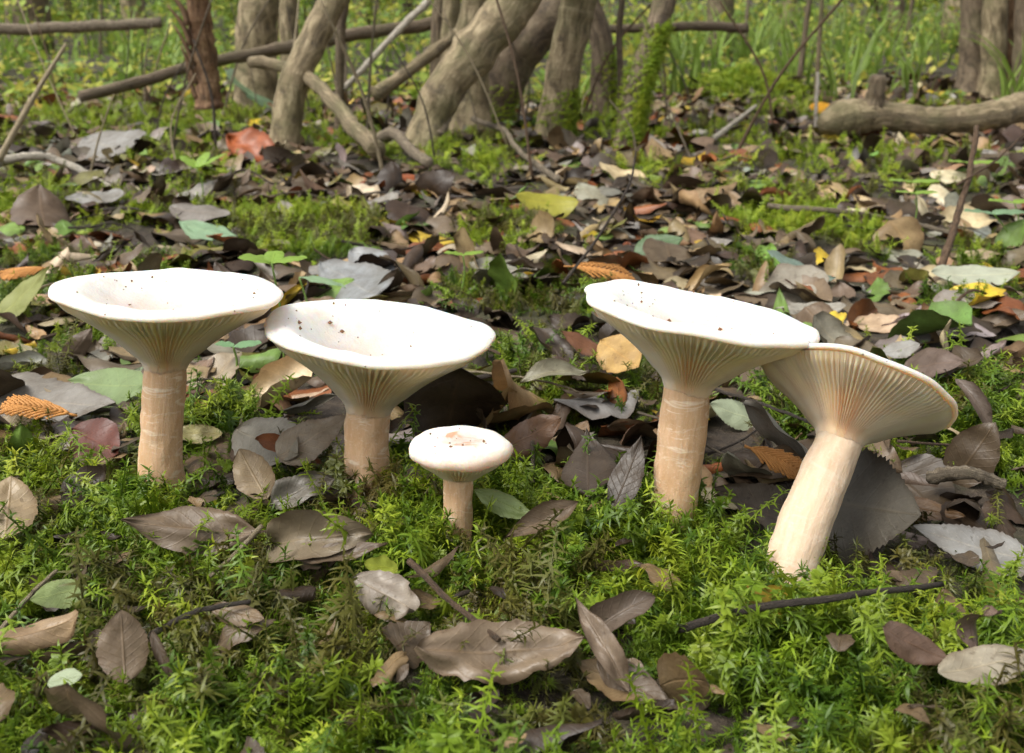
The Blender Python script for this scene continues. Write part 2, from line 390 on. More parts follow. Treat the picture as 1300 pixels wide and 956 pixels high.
# ------------------------------------------------------------------ leaves
def leaf_grid(shape='oval', L=1.0, W=.5, nu=10, nv=4, curlT=0.0, curlL=0.0, tipcurl=0.0, fold=0.0, serr=0.0, nser=16, wrinkle=.02, twist=0., seed=0, rag=0.):
    rg = np.random.default_rng(seed); u = np.linspace(0, 1, nu + 1); v = np.linspace(-1, 1, nv + 1)
    if shape == 'oval': w_ = np.sin(math.pi * u ** .9) ** .75
    elif shape == 'lance': w_ = np.sin(math.pi * u ** .85) ** 1.15
    elif shape == 'poplar': w_ = np.sin(math.pi * np.clip(u, 0, 1) ** .62) ** .8 * (1 - .15 * u)
    elif shape == 'round': w_ = np.sqrt(np.clip(1 - (2 * u - 1) ** 2, 0, 1)) ** .9
    elif shape == 'torn': w_ = np.sin(math.pi * u ** .8) ** .6 * (1 + .12 * np.sin(u * 13 + seed))
    w_ = w_ * W / 2
    if serr: w_ = w_ * (1 + serr * (2 * np.abs((u * nser) % 1 - .5) - .5) * (np.sin(math.pi * u) > .12))
    wl = w_ * (1 + rag * (rg.random(nu + 1) - .5) * 2); wr = w_ * (1 + rag * (rg.random(nu + 1) - .5) * 2)
    U, Vv = np.meshgrid(u, v, indexing='ij'); hw = np.where(Vv < 0, wl[:, None], wr[:, None])
    s = Vv * hw                                                        # arc length across
    kT = curlT / max(W / 2, 1e-6)
    if abs(curlT) > 1e-3: yy = np.sin(kT * s) / kT; zz = (1 - np.cos(kT * s)) / kT
    else: yy = s.copy(); zz = 0 * s
    zz = zz + np.abs(s) * math.tan(fold) ; yy = yy * math.cos(fold)
    a = curlL * (U - .5) + tipcurl * np.clip(U - .6, 0, 1) ** 2 * 6.25
    du = L / nu; cx_ = np.cumsum(np.cos(a[:, 0])) * du; cz_ = np.cumsum(np.sin(a[:, 0])) * du
    cx_ -= cx_[0]; cz_ -= cz_[0]
    nzv = vnoise(U * 5 + seed * 3.1, Vv * 2.2 + seed * 1.7) - .5
    zz = zz + nzv * wrinkle * L * 2 + .5 * wrinkle * L * np.sin(U * 17 + seed) * np.abs(Vv)
    tw = twist * (U - .5); y2 = yy * np.cos(tw) - zz * np.sin(tw); z2 = yy * np.sin(tw) + zz * np.cos(tw)
    Xp = cx_[:, None] - np.sin(a) * z2; Zp = cz_[:, None] + np.cos(a) * z2
    V = np.stack([Xp, y2, Zp], -1).reshape(-1, 3); uv = np.stack([U, Vv * .5 + .5], -1).reshape(-1, 2)
    return V, grid_faces(nu + 1, nv + 1), uv

PAL = {  # name: (base colour, weight)
 'grey-brown': ((.145, .110, .077), 26), 'dark brown': ((.055, .038, .026), 24), 'tan': ((.31, .225, .13), 16),
 'silver-grey': ((.27, .265, .255), 11), 'rust-brown': ((.24, .085, .028), 6), 'cream': ((.52, .46, .34), 6),
 'olive': ((.17, .165, .04), 5), 'yellow': ((.55, .42, .04), 2), 'green': ((.15, .26, .06), 3)}
PN = list(PAL); PW = np.array([PAL[k][1] for k in PN], float); PW /= PW.sum()
def templates(n, nu, nv, seed0):
    T = []
    for i in range(n):
        rg = np.random.default_rng(seed0 + i); kind = ['oval', 'oval', 'lance', 'poplar', 'torn'][i % 5]
        wr = {'oval': .55, 'lance': .30, 'poplar': .85, 'torn': .55}[kind] * rg.uniform(.8, 1.2)
        mode = rg.random()
        cT = rg.normal(0, .45); cL = rg.normal(0, .7); fo = abs(rg.normal(0, .22)); tc = 0
        if mode < .27: cT = rg.choice([-1, 1]) * rg.uniform(1.2, 2.4)          # rolled
        elif mode < .48: tc = rg.choice([-1, 1]) * rg.uniform(.6, 1.8); cL = rg.normal(0, 1.2)
        T.append(leaf_grid(kind, 1, wr, nu, nv, cT, cL, tc, fo, .10 if kind == 'poplar' else 0, 9, .035, rg.normal(0, .5), seed0 + i, .05))
    for k in range(len(T)):
        V, f, uv = T[k]; V = V.copy(); V -= V.mean(0); T[k] = (V, f, uv)
    return T
T_near = templates(60, 16, 6, 100); T_far = templates(40, 7, 2, 300)

# where leaves must not settle: mushroom stems (measured base positions)
MUSH = [  # name, base px, junction px, cap centre px, half width, tilt in image (deg), ellipse view (deg), stem widths, extras
 dict(label='tall funnel mushroom with broad speckled cap and stalk ringed by pale bands', base=(205, 634), j=(210, 472), c=(209, 374), a=137, off=5, rot=4.0, e=14.5, wt=50, wb=60, D=.52, seed=1, mat='stem', N=96),
 dict(label='funnel mushroom with deeply hollowed pale cap and stalk half sunk in moss', base=(464, 606), j=(467, 527), c=(483, 422), a=142, off=9, rot=6.0, e=16.0, wt=54, wb=62, D=.66, seed=2, mat='stem', N=96),
 dict(label='small young mushroom with rolled rim and rusty stain beside torn leaf', base=(584, 682), j=(583, 606), c=(581, 578), a=66, rot=2.0, e=14, wt=38, wb=36, D=.10, seed=3, mat='stem', N=60, small=True),
 dict(label='funnel mushroom with a split in its rim and cap overlapping leaning one', base=(851, 660), j=(872, 497), c=(891, 402), a=146, off=-5, rot=9.5, e=13.5, wt=60, wb=60, D=.48, seed=4, mat='stem', N=100, notch=(math.pi, .10, .07)),
 dict(label='leaning mushroom tipped over to show its orange-cream gills on pale stalk', base=(984, 748), j=(1064, 562), c=(1094, 497), a=129, rot=22.5, e=-14, wt=58, wb=66, D=.35, seed=5, mat='stem_pale', N=104, dy=.045),
]
for m in MUSH: m['B'] = P(*m['base'])
def near_stem(x, y, r): return any((x - m['B'].x) ** 2 + (y - m['B'].y) ** 2 < r * r for m in MUSH)

def rotm(yaw, tiltdir, tilt, roll=0):
    return np.array(Matrix.Rotation(tiltdir, 3, 'Z') @ Matrix.Rotation(tilt, 3, 'Y') @ Matrix.Rotation(yaw - tiltdir, 3, 'Z') @ Matrix.Rotation(roll, 3, 'X'))
def deposit(V, x, y, q=.25, cap_=.03, grow=.007):
    i, j = cell(V[:, 0] + x, V[:, 1] + y)
    z = -np.quantile(V[:, 2] - H[i, j], q)
    zw = V[:, 2] + z; new = np.maximum(H[i, j], np.minimum(zw, H[i, j] + grow))
    H[i, j] = np.minimum(new, HG[i, j] + cap_ + .01 * MM[i, j]); return z
litter = Batch(); scraps = []; loose = []          # loose: candidates that become leaves of their own
N1 = 15000; NX = 210          # NX: extra scraps strewn on the near moss
yy_ = 0.30 + (4.7 - 0.30) * rng.random(N1) ** .62
xx_ = (rng.random(N1) * 2 - 1) * (0.50 * yy_ + .16)
_yx = .34 + .45 * rng.random(NX); yy_ = np.concatenate([yy_, _yx]); xx_ = np.concatenate([xx_, (rng.random(NX) * 2 - 1) * (.5 * _yx + .02)])
order = np.arange(N1 + NX)
vis_m = moss_mask(xx_, yy_)
for k in order:
    x, y = xx_[k], yy_[k]; top = k > N1 * .55
    if near_stem(x, y, .028): continue
    if any(((x - q_[0]) / q_[2]) ** 2 + ((y - q_[1]) / q_[3]) ** 2 < 1.1 for q_ in MOUNDS): continue
    keep = 1 - (.86 if y < 1.2 else .96) * vis_m[k] if top else 1 - (.6 if y < 1.2 else .9) * vis_m[k]
    if y < .62 and vis_m[k] > .3: keep *= .6
    if k >= N1: keep = .8 if vis_m[k] > .4 else .2
    if rng.random() > keep: continue
    near = y < 1.9; T = T_near if near else T_far
    V, f, uv = T[rng.integers(len(T))]
    L = float(np.clip(rng.lognormal(math.log(.054), .30), .02, .085)); 
    if y < .62: L *= .7
    if k >= N1: L *= rng.uniform(.25, .7)
    tl = abs(rng.normal(0, .36)); 
    if rng.random() < .12: tl += rng.uniform(.3, .8)
    Rm = rotm(rng.random() * 6.28, rng.random() * 6.28, tl, math.pi if rng.random() < .4 else 0)
    Vw = (V * L) @ Rm.T
    z = deposit(Vw, x, y)
    ci = rng.choice(len(PN), p=PW); c = np.array(PAL[PN[ci]][0]) * rng.uniform(.72, 1.3) * (1 + rng.normal(0, .05, 3))
    if k < N1 and y < .5 and c.max() > .24: c = c * .5
    if k >= N1: c = np.array(PAL[PN[ci % 3]][0]) * rng.uniform(.5, .9)
    item = (Vw, f, uv, x, y, z, c, PN[ci], L, k)
    depth = math.hypot(x, y)
    if top and k < N1 and y > .45 and abs(x) < .45 * y and k > N1 * .72: loose.append((L * (1.0 if ci < 4 else 1.35) / depth, item))
    else:
        if k >= N1: z += .009; scraps.append(Vw + [x, y, z])
        litter.add(Vw + [x, y, z], f, uv, np.clip(c, .01, .9))
N2 = 8000                               # the litter goes on outside the frame
ym = .1 + 4.8 * rng.random(N2) ** .75; xm = (rng.random(N2) * 2 - 1) * (.75 * ym + .75)
zm = ground(xm, ym); mm_ = moss_mask(xm, ym)
for k in range(N2):
    if abs(xm[k]) < .5 * ym[k] + .14 and ym[k] > .30 or rng.random() < .7 * mm_[k]: continue
    V, f, uv = T_far[rng.integers(len(T_far))]; L = float(np.clip(rng.lognormal(math.log(.056), .3), .02, .09))
    Vw = (V * L) @ rotm(rng.random() * 6.28, rng.random() * 6.28, abs(rng.normal(0, .36)), math.pi if rng.random() < .4 else 0).T
    ci = rng.choice(len(PN), p=PW); litter.add(Vw + [xm[k], ym[k], zm[k] + .004 + .018 * rng.random()], f, uv, np.clip(np.array(PAL[PN[ci]][0]) * rng.uniform(.7, 1.3), .01, .9))
loose.sort(key=lambda t: -t[0])
LMK = [(0.0, 0.0, '')]
def landmarks():
    L_ = [(m['B'].x, m['B'].y, t) for m, t in zip(MUSH, ('the band-ringed mushroom', 'the deeply hollowed mushroom', 'the small young mushroom', 'the split-rimmed mushroom', 'the leaning mushroom'))]
    for px, py, t in ((1195, 345, 'the thorny brown stem'), (1090, 275, 'the long grey stick'), (60, 205, 'the pale curved stick'), (1150, 170, 'the fallen branch'), (262, 135, 'the rotten stump'),
        (700, 178, 'the tall straight stem'), (795, 190, 'the moss-sleeved stem'), (535, 172, 'the crooked knotted stem'), (360, 146, 'the thin bowing stem'), (760, 345, 'the dry orange spray'),
        (700, 255, 'the yellow-green blotched leaf'), (440, 350, 'the slate-grey pointed leaf'), (320, 190, 'the curled rusty red leaf'), (1020, 330, 'the pale blue-green leaf'), (840, 305, 'the dark green blunt leaf'),
        (1240, 345, 'the large cream-green leaf'), (70, 495, 'the wide grey ragged leaf'), (700, 475, 'the hooked grey leaf'), (1235, 510, 'the long curling hook leaf'), (940, 105, 'the bright moss hummock')):
        q = flat_hit(px, py); L_.append((q[0], q[1], t))
    return L_
LM = landmarks()
def near_what(x, y):
    return min(LM, key=lambda t: ((x - t[0]) ** 2 + ((y - t[1]) * .6) ** 2) / max(t[1], .3) ** 2)[2]
def leaf_label(cn, V, x, y):
    c_ = V - V.mean(0); ev = np.sqrt(np.linalg.eigvalsh(c_.T @ c_)[::-1]); form = 'narrow' if ev[1] / ev[0] < .38 else ('broad' if ev[1] / ev[0] > .62 else 'oval')
    if ev[2] / ev[0] > .27: form = 'curled'
    return 'dead %s %s leaf lying in litter near %s' % (form, cn, near_what(x, y))
NIND = 235
for n, (_, it) in enumerate(loose):
    Vw, f, uv, x, y, z, c, cn, L, k = it; c = np.clip(c, .01, .9)
    if n < NIND:
        o = link('fallen_leaf', mesh_np('fallen_leaf', Vw, f, M['leaf_obj'], uv), None, (x, y, z))
        o.color = (*c, 1); tag(o, leaf_label(cn, Vw, x, y), 'leaf', cn + ' leaves of the litter')
    else: litter.add(Vw + [x, y, z], f, uv, c)
lo = link('leaf_litter', litter.mesh('leaf_litter', M['leaf_col'])); lo['kind'] = 'stuff'
tag(lo, 'thick layer of decaying brown and grey leaf litter on the woodland floor', 'leaf litter')
# ------------------------------------------------------------------ leaves that can be told apart in the photograph
LZ = np.full((GN, GN), 9.0)           # underside of what lies over the moss, so that moss stays below it
def cover(Vw):
    i, j = cell(Vw[:, 0], Vw[:, 1])
    for di in (-1, 0, 1):
        for dj in (-1, 0, 1):
            np.minimum.at(LZ, (np.clip(i + di, 0, GN - 1), np.clip(j + dj, 0, GN - 1)), Vw[:, 2])
for it in scraps: cover(it)
for _, it in loose: cover(it[0] + [it[3], it[4], it[5]])
GB, DB, TA, SG, RU, CR, OL, YE, GR = [PAL[k][0] for k in PN]
BG_ = (.24, .26, .30); PG = (.34, .42, .24); BGR = (.26, .36, .30)
def hero(label, A, B, la, lb, wr, roll, shape, cT, cL, tc, fold, serr, col, green=False, settle=True, stalk=.0, nser=15, wrinkle=.02, rag=.05, name='fallen_leaf', twist=0.):
    global _hs; _hs += 1
    a = np.array(P(*A, lift=la)); b = np.array(P(*B, lift=lb))
    d = b - a; L = np.linalg.norm(d); Xa = d / L
    V, f, uv = leaf_grid(shape, 1, wr, 44 if serr else 28, 12, cT, cL, tc, fold, serr, nser, wrinkle, twist, _hs, rag)
    nv = 13; p0 = V[nv // 2]; p1 = V[-(nv // 2) - 1]; ch = p1 - p0; ch[1] = 0
    an = math.atan2(ch[2], ch[0]); c_, s_ = math.cos(-an), math.sin(-an)
    V = V - p0; V = np.stack([V[:, 0] * c_ - V[:, 2] * s_, V[:, 1], V[:, 0] * s_ + V[:, 2] * c_], -1) * (L / np.linalg.norm(ch))
    up = np.array([0, 0, 1.0]); Za = up - Xa * np.dot(up, Xa); Za /= np.linalg.norm(Za); Ya = np.cross(Za, Xa)
    r = R(roll); Y2 = Ya * math.cos(r) + Za * math.sin(r); Z2 = np.cross(Xa, Y2)
    Vw = V[:, :1] * Xa + V[:, 1:2] * Y2 + V[:, 2:] * Z2
    i, j = cell(Vw[:, 0] + a[0], Vw[:, 1] + a[1])
    cl = Vw[:, 2] + a[2] - (H[i, j] + .014 * MM[i, j])
    if settle:
        q = np.quantile(cl, .12)
        if q < -.001 or q > .004: a = a + np.array([0, 0, -q])
    else:
        q = np.quantile(cl, .03)
        if q < -.002: a = a + np.array([0, 0, -q])
    cover(Vw + a)
    mat = M['leaf_green'] if green else M['leaf_obj']
    o = link(name, mesh_np(name, Vw, f, mat, uv), None, Vector(a)); o.color = (*col, 1); tag(o, label, 'leaf')
    if stalk:
        e = -Xa * L * stalk; mid = e * .5 + np.array([0, 0, .12 * L * stalk])
        e[2] = min(e[2], 0)
        tv, tf, tu = tube(spline([np.zeros(3), mid, e], 7), np.linspace(.0007, .0011, 7), 5)
        so = link('leaf_stalk', mesh_np('leaf_stalk', tv, tf, M['stemgreen'] if green else M['twig_red'], tu), o)
    return o
_hs = 500
hero('brown leaf with wavy edges lying against foot of the band-ringed mushroom', (328, 662), (152, 646), .022, .030, .40, -46, 'lance', -.5, .6, 0, .15, 0, (.19, .15, .115), stalk=.1, wrinkle=.04)
hero('folded grey-brown leaf rearing up from moss between the two pale-capped mushrooms', (345, 706), (474, 690), .004, .016, .46, 58, 'oval', .9, -1.1, 0, .35, 0, (.20, .17, .13), stalk=.12, wrinkle=.04)
hero('narrow dark leaf flat on moss below the folded grey-brown leaf', (372, 728), (492, 706), .01, .014, .28, 15, 'lance', .3, .4, 0, .1, 0, (.13, .10, .075))
hero('crumpled silvery leaf hanging over moss beside a yellow-green scrap', (448, 742), (522, 782), .020, .012, .55, 50, 'oval', -.6, .9, .5, .1, 0, (.25, .225, .205), wrinkle=.06)
hero('small torn yellow-green leaf scrap on moss', (505, 722), (462, 716), .014, .02, .55, -45, 'torn', .3, .2, 0, .1, 0, (.40, .46, .06), True)
hero('smooth oval pale green leaf lying on moss', (112, 744), (38, 762), .014, .016, .62, -30, 'oval', -.25, .1, 0, .05, 0, (.33, .42, .17), True, stalk=.12)
hero('long rolled tan leaf curling across moss below the oval green leaf', (-28, 822), (104, 780), .012, .02, .40, 35, 'oval', -1.3, .8, 1.0, .1, 0, (.30, .22, .145), wrinkle=.04)
hero('broad brown leaf standing upright in moss, pointed end up', (162, 890), (156, 796), .004, .030, .72, 8, 'oval', -.5, .3, 0, .12, 0, (.20, .155, .115), settle=False)
hero('thin dark leaf edge curling down beside the upright brown leaf', (192, 800), (222, 866), .03, .012, .25, 30, 'lance', 1.2, -1.0, 0, .2, 0, (.10, .075, .055), settle=False)
hero('pointed tan leaf standing in moss with its tip up', (8, 700), (16, 618), .004, .029, .75, 5, 'oval', -.4, .2, 0, .1, 0, (.36, .29, .20), settle=False)
hero('large brown leaf with a curled edge and long waist, low among moss', (525, 838), (742, 822), .014, .026, .40, 38, 'oval', -.7, .9, 0, .25, 0, (.21, .165, .125), wrinkle=.05, rag=.1)
hero('twisted dry leaf with a spiky tip pointing up', (800, 880), (730, 758), .01, .036, .30, -30, 'lance', 1.1, -.9, .6, .2, 0, (.19, .15, .12), settle=False, wrinkle=.05)
hero('dark leaf with a hooked pointed lobe beside the spiky-tipped leaf', (748, 806), (832, 758), .012, .034, .45, 40, 'torn', .8, -1.0, 0, .3, 0, (.12, .095, .08), settle=False)
hero('brown leaf with a yellow midrib lying under the spiky-tipped leaf', (758, 826), (850, 885), .02, .012, .45, 45, 'oval', -.4, .3, 0, .1, 0, (.13, .10, .075))
hero('long drooping dark leaf arching over, one of a hanging pair', (747, 646), (744, 556), .008, .040, .50, -10, 'lance', -.6, -.5, 1.3, .12, 0, (.060, .045, .034), settle=False)
hero('slender drooping dark leaf with a bent tip hanging by stalk', (776, 668), (814, 566), .008, .044, .40, 10, 'lance', -.6, -.4, .9, .12, 0, (.055, .042, .032), settle=False)
hero('dark folded leaf pointing away from the hanging pair across moss', (735, 642), (640, 688), .024, .014, .38, -40, 'lance', .9, .7, 0, .35, 0, (.15, .115, .085))
hero('very large round dark leaf with toothed edge leaning behind stalk of leaning mushroom', (1034, 664), (1166, 688), .012, .016, 1.02, 56, 'poplar', -.22, .15, 0, .03, .09, (.085, .080, .072), settle=False, nser=20, stalk=.05, wrinkle=.007)
hero('broad bluish-grey leaf with toothed edge lying flat', (1312, 712), (1158, 668), .012, .016, .52, -24, 'poplar', -.2, .2, 0, .03, .10, (.31, .32, .345), nser=18, wrinkle=.01)
hero('glossy brown leaf with toothed edge tucked behind the bluish-grey leaf', (1138, 624), (1228, 640), .014, .014, .42, 38, 'poplar', -.3, .3, 0, .05, .08, (.145, .085, .04))
hero('big creased dark leaf with a sharp fold beside stalk of leaning mushroom', (1012, 640), (905, 590), .010, .034, .60, -42, 'poplar', .3, .2, 0, .35, .03, (.13, .11, .095), wrinkle=.03)
hero('long pale leaf lying at foot of split-rimmed mushroom', (880, 610), (968, 628), .010, .016, .34, 30, 'oval', -.4, .5, 0, .1, 0, (.42, .39, .29))
hero('pale green-white veined leaf under the leaning mushroom cap', (968, 516), (902, 492), .012, .02, .55, -45, 'oval', -.3, .3, 0, .08, .04, (.46, .53, .36), True)
hero('cupped striped pale green leaf behind the small young mushroom', (574, 552), (637, 528), .016, .03, .45, 55, 'oval', 1.0, .3, 0, .15, 0, (.46, .53, .30), True)
hero('blade-like green leaf leaning on foot of the small young mushroom', (602, 630), (684, 668), .024, .010, .36, 45, 'lance', -.5, .3, 0, .1, 0, (.23, .30, .11), True)
hero('wide grey leaf with ragged toothed rim behind bright moss', (-22, 492), (150, 516), .012, .012, .40, 22, 'poplar', -.25, .2, 0, .05, .09, (.22, .215, .215), nser=18)
hero('green leaf with a curved stalk behind the wide grey leaf', (182, 478), (84, 474), .016, .014, .42, -38, 'oval', -.4, .2, 0, .05, 0, (.25, .34, .15), True, stalk=.2)
hero('long green-grey leaf blade leaning up beside the funnel cap of band-ringed mushroom', (112, 498), (185, 448), .010, .03, .22, 40, 'lance', -.4, .4, 0, .1, 0, (.33, .40, .26), True)
hero('dark red leaf behind the bright moss cushion', (92, 545), (150, 574), .020, .010, .62, 45, 'oval', -.3, .2, 0, .1, 0, (.12, .035, .022))
hero('yellowing leaf half hidden behind stalk of the band-ringed mushroom', (282, 540), (215, 538), .012, .012, .45, -35, 'oval', -.2, .1, 0, .05, .03, (.38, .36, .18))
hero('upright tan leaf with clear midrib standing beside a crumpled grey one', (340, 652), (305, 588), .004, .025, .68, -25, 'oval', -.4, .2, 0, .12, 0, (.32, .255, .175), settle=False)
hero('crumpled bluish-grey leaf beside the upright tan leaf', (342, 628), (424, 596), .012, .024, .50, 45, 'torn', .6, -.7, 0, .2, 0, (.20, .195, .19), wrinkle=.07)
hero('wide dull tan leaf leaning behind stalk of the deeply hollowed mushroom', (352, 580), (442, 528), .010, .034, .60, 40, 'poplar', -.3, .2, 0, .1, .03, (.30, .265, .225))
hero('grey-tan leaf lying in front of the wide dull tan leaf', (300, 556), (378, 588), .018, .010, .55, 38, 'oval', -.3, .3, 0, .1, .04, (.24, .23, .20))
hero('glossy chestnut-brown curled leaf between the small mushroom and moss', (634, 572), (712, 530), .010, .028, .58, 48, 'oval', -.7, .4, 0, .15, 0, (.17, .095, .055))
hero('thin grey leaf bent into a hook above bright moss', (660, 486), (748, 470), .014, .028, .34, 30, 'lance', .8, -1.6, 1.2, .2, 0, (.24, .24, .19), settle=False)
hero('long dark rust leaf stretched behind the hooked grey leaf', (712, 420), (782, 458), .024, .010, .36, 35, 'lance', -.4, .2, 0, .1, 0, (.16, .07, .035))
hero('golden tan leaf with ribbed veins next to the long dark rust leaf', (762, 440), (812, 474), .020, .012, .62, 42, 'oval', -.3, .2, 0, .12, 0, (.46, .31, .12))
hero('slate-grey pointed leaf lying behind the deeply hollowed cap', (478, 374), (406, 332), .012, .02, .48, -25, 'poplar', -.25, .2, 0, .08, .04, (.24, .265, .305))
hero('blue-grey veined leaf beside the slate-grey pointed leaf', (445, 312), (500, 340), .02, .01, .55, 30, 'oval', -.3, .3, 0, .1, 0, BG_)
hero('large yellow-green blotched leaf arched over the litter', (735, 268), (655, 258), .014, .016, .55, -38, 'oval', -.6, .9, 0, .08, 0, (.40, .38, .05), True)
hero('dark green leaf with a blunt cut end', (806, 318), (868, 294), .010, .026, .75, 48, 'poplar', -.2, .2, 0, .1, .02, (.11, .19, .08), True)
hero('curled rusty red leaf standing near the coppice stems', (350, 206), (292, 176), .008, .03, .58, -40, 'oval', .6, -.4, 0, .2, .03, (.34, .10, .035), wrinkle=.05)
hero('pale blue-green leaf lying across twigs beyond the split-rimmed cap', (982, 318), (1062, 345), .026, .010, .55, 25, 'poplar', -.25, .2, 0, .05, .05, BGR, True)
hero('large pale cream-green leaf with wavy edge on dark litter', (1182, 345), (1295, 345), .018, .02, .50, 22, 'oval', -.3, .4, 0, .05, 0, (.52, .55, .42), True)
hero('bright yellow scrap of leaf beyond the cap of split-rimmed mushroom', (1036, 400), (1066, 408), .012, .012, .75, 35, 'torn', 0, .1, 0, .05, 0, (.62, .50, .06))
hero('dark leaf stretched along the ground above the leaning cap', (1062, 420), (1120, 448), .02, .012, .45, 35, 'oval', -.5, .3, 0, .15, 0, (.16, .135, .10))
hero('shiny silver-grey leaf above rolled brown leaf at right of leaning cap', (1120, 448), (1168, 436), .014, .018, .60, 30, 'oval', -.3, .2, 0, .08, .03, (.30, .31, .33))
hero('pointed purple-brown leaf folded upright beyond the leaning cap', (1145, 470), (1225, 460), .01, .03, .60, 50, 'poplar', -.5, -.4, 0, .2, 0, (.15, .115, .105))
hero('dark leaf rolled into a long curling hook on green moss', (1212, 486), (1262, 556), .034, .010, .32, 35, 'lance', 1.2, -1.5, 1.0, .3, 0, (.13, .105, .095), settle=False)
hero('mottled grey flake of bark-like leaf beyond the split-rimmed cap', (985, 384), (1076, 380), .012, .014, .38, 30, 'torn', -.5, .2, 0, .05, 0, (.32, .32, .31), wrinkle=.05)
hero('small grey leaf lying on far moss by the dead stalk', (160, 190), (110, 176), .014, .02, .55, -25, 'oval', -.3, .2, 0, .05, 0, (.26, .265, .28))
hero('flat blue-grey leaf with frayed edge near the pale curved stick', (158, 246), (82, 252), .014, .014, .55, -18, 'torn', -.2, .2, 0, .05, .03, (.27, .28, .30))
hero('round dark brown leaf standing on edge near the pale curved stick', (58, 288), (50, 234), .004, .05, .85, 12, 'oval', -.8, .5, 0, .05, 0, (.12, .085, .06), settle=False)
hero('chunky pale cream leaf behind the thorny brown stem', (1180, 222), (1232, 228), .02, .016, .50, 35, 'torn', -.3, .1, 0, .05, 0, (.58, .54, .40))
hero('bright orange-yellow leaf caught beside a white upright stick', (1028, 134), (1058, 132), .03, .03, .60, 45, 'oval', -.3, .2, 0, .05, 0, (.80, .42, .02))
hero('broad yellow-green leaf reaching up beside the band-ringed mushroom cap', (-12, 412), (62, 338), .008, .05, .42, 38, 'lance', -.3, .2, 0, .1, .03, (.33, .36, .12), True, settle=False)
hero('lance-shaped pale green leaf lying on litter behind the band-ringed cap', (226, 276), (302, 296), .03, .014, .26, 25, 'lance', -.2, .3, 0, .05, 0, (.26, .40, .24), True)
hero('grey oval leaf resting on dark litter above the band-ringed cap', (216, 262), (292, 272), .018, .018, .55, 15, 'oval', -.3, .3, 0, .05, 0, (.21, .20, .20))
hero('round fresh green leaf under the leaning coppice stem', (352, 122), (314, 134), .03, .02, .65, -35, 'round', -.2, .1, 0, .05, 0, (.20, .31, .18), True)
hero('brown curled leaf low at the corner by a coiled tendril leaf', (1120, 800), (1205, 842), .03, .012, .50, 45, 'oval', -.8, .5, 0, .2, 0, (.17, .115, .095))
hero('coiled purple-grey leaf like a tendril standing over pale leaf', (1240, 838), (1270, 782), .008, .034, .38, 20, 'lance', 1.0, -2.6, 1.4, .1, 0, (.20, .15, .145), settle=False)
hero('pale grey leaf flat under the coiled tendril leaf', (1190, 862), (1312, 836), .012, .014, .45, 18, 'oval', -.3, .3, 0, .08, 0, (.33, .31, .27))
hero('olive and yellow leaf curling at the corner beyond the bluish-grey leaf', (1310, 760), (1252, 720), .012, .028, .55, -42, 'oval', -.7, .4, 0, .15, 0, (.24, .22, .03), True)
hero('small rolled brown leaf dropped on foreground moss', (268, 780), (336, 796), .016, .014, .40, 35, 'oval', -.7, .3, 0, .1, 0, (.17, .125, .08))
hero('pale green scrap of leaf at the mossy bottom beside rolled tan leaf', (60, 866), (104, 858), .014, .016, .55, 35, 'oval', -.2, .1, 0, .05, 0, (.44, .52, .34), True)

# ------------------------------------------------------------------ moss: feathery shoots, nobody could count them
def sprig(seed, n=38, Hh=1.0, leafL=.26, pin=False):
    rg = np.random.default_rng(seed); b = Batch()
    lean = rg.normal(0, .42, 2); t = np.linspace(0, 1, 6)
    path = np.stack([lean[0] * t ** 1.6, lean[1] * t ** 1.6, t * (1 - .12 * np.hypot(*lean))], -1) * Hh
    tv, tf, tu = tube(path, np.linspace(.022, .010, 6), 3, cap=False); b.add(tv, tf)
    def leaf(p, dirv, L, w, droop):
        dirv = dirv / np.linalg.norm(dirv); s_ = np.cross(dirv, [0, 0, 1]); s_ /= np.linalg.norm(s_) + 1e-9
        q = []; pos = np.array(p, float); dv = dirv.copy()
        for i, wd in enumerate((.55, 1.0, .62, 0)):
            q.append(pos - s_ * w * wd * .5); 
            if wd: q.append(pos + s_ * w * wd * .5)
            dv = dv + np.array([0, 0, -droop]); dv /= np.linalg.norm(dv); pos = pos + dv * L / 3
        b.add(np.array(q), [np.array([[0, 1, 3, 2], [2, 3, 5, 4]]), np.array([[4, 5, 6]])])
    for i in range(n):
        tt = .22 + .78 * (i / (n - 1)) ** .8; k = tt * 5; a = min(int(k), 4); p = path[a] + (path[a + 1] - path[a]) * (k - a)
        ang = i * 2.4 + rg.normal(0, .3); el = rg.uniform(.15, .75) + (.7 if tt > .93 else 0)
        L = leafL * rg.uniform(.75, 1.25) * (1.0 if tt < .9 else .75)
        leaf(p, np.array([math.cos(ang) * math.cos(el), math.sin(ang) * math.cos(el), math.sin(el)]), L, .040 * rg.uniform(.8, 1.2), rg.uniform(.2, .65))
    if pin:
        for s_ in (-1, 1):
            for i in range(5):
                tt = .35 + .13 * i; k = tt * 5; a = min(int(k), 4); p = path[a] + (path[a + 1] - path[a]) * (k - a)
                dv = np.array([s_ * .9, .2 * rg.normal(), .45]); Lb = .38 * (1.15 - tt)
                for q in np.linspace(.15, 1, 6):
                    for sg in (-1, 1): leaf(p + dv * Lb * q, dv + np.array([0, sg * 1.1, .3]), .10, .04, .25)
    return b
mcol = bpy.data.collections.new('moss_shoots')       # sources only, not linked to the scene
def shoot(name, b, mat):
    o = bpy.data.objects.new(name, b.mesh(name, mat)); mcol.objects.link(o)
SPR = [sprig(10 + i, pin=(i % 3 == 2), n=40 if i % 3 == 2 else 54) for i in range(6)]
for i, b in enumerate(SPR): shoot('a%02d' % i, b, M['moss'])
for i, b in enumerate(SPR[:4]): shoot('b%02d' % i, b, M['moss_old'])
for i, b in enumerate(SPR[:4]): shoot('c%02d' % i, b, M['moss_far'])
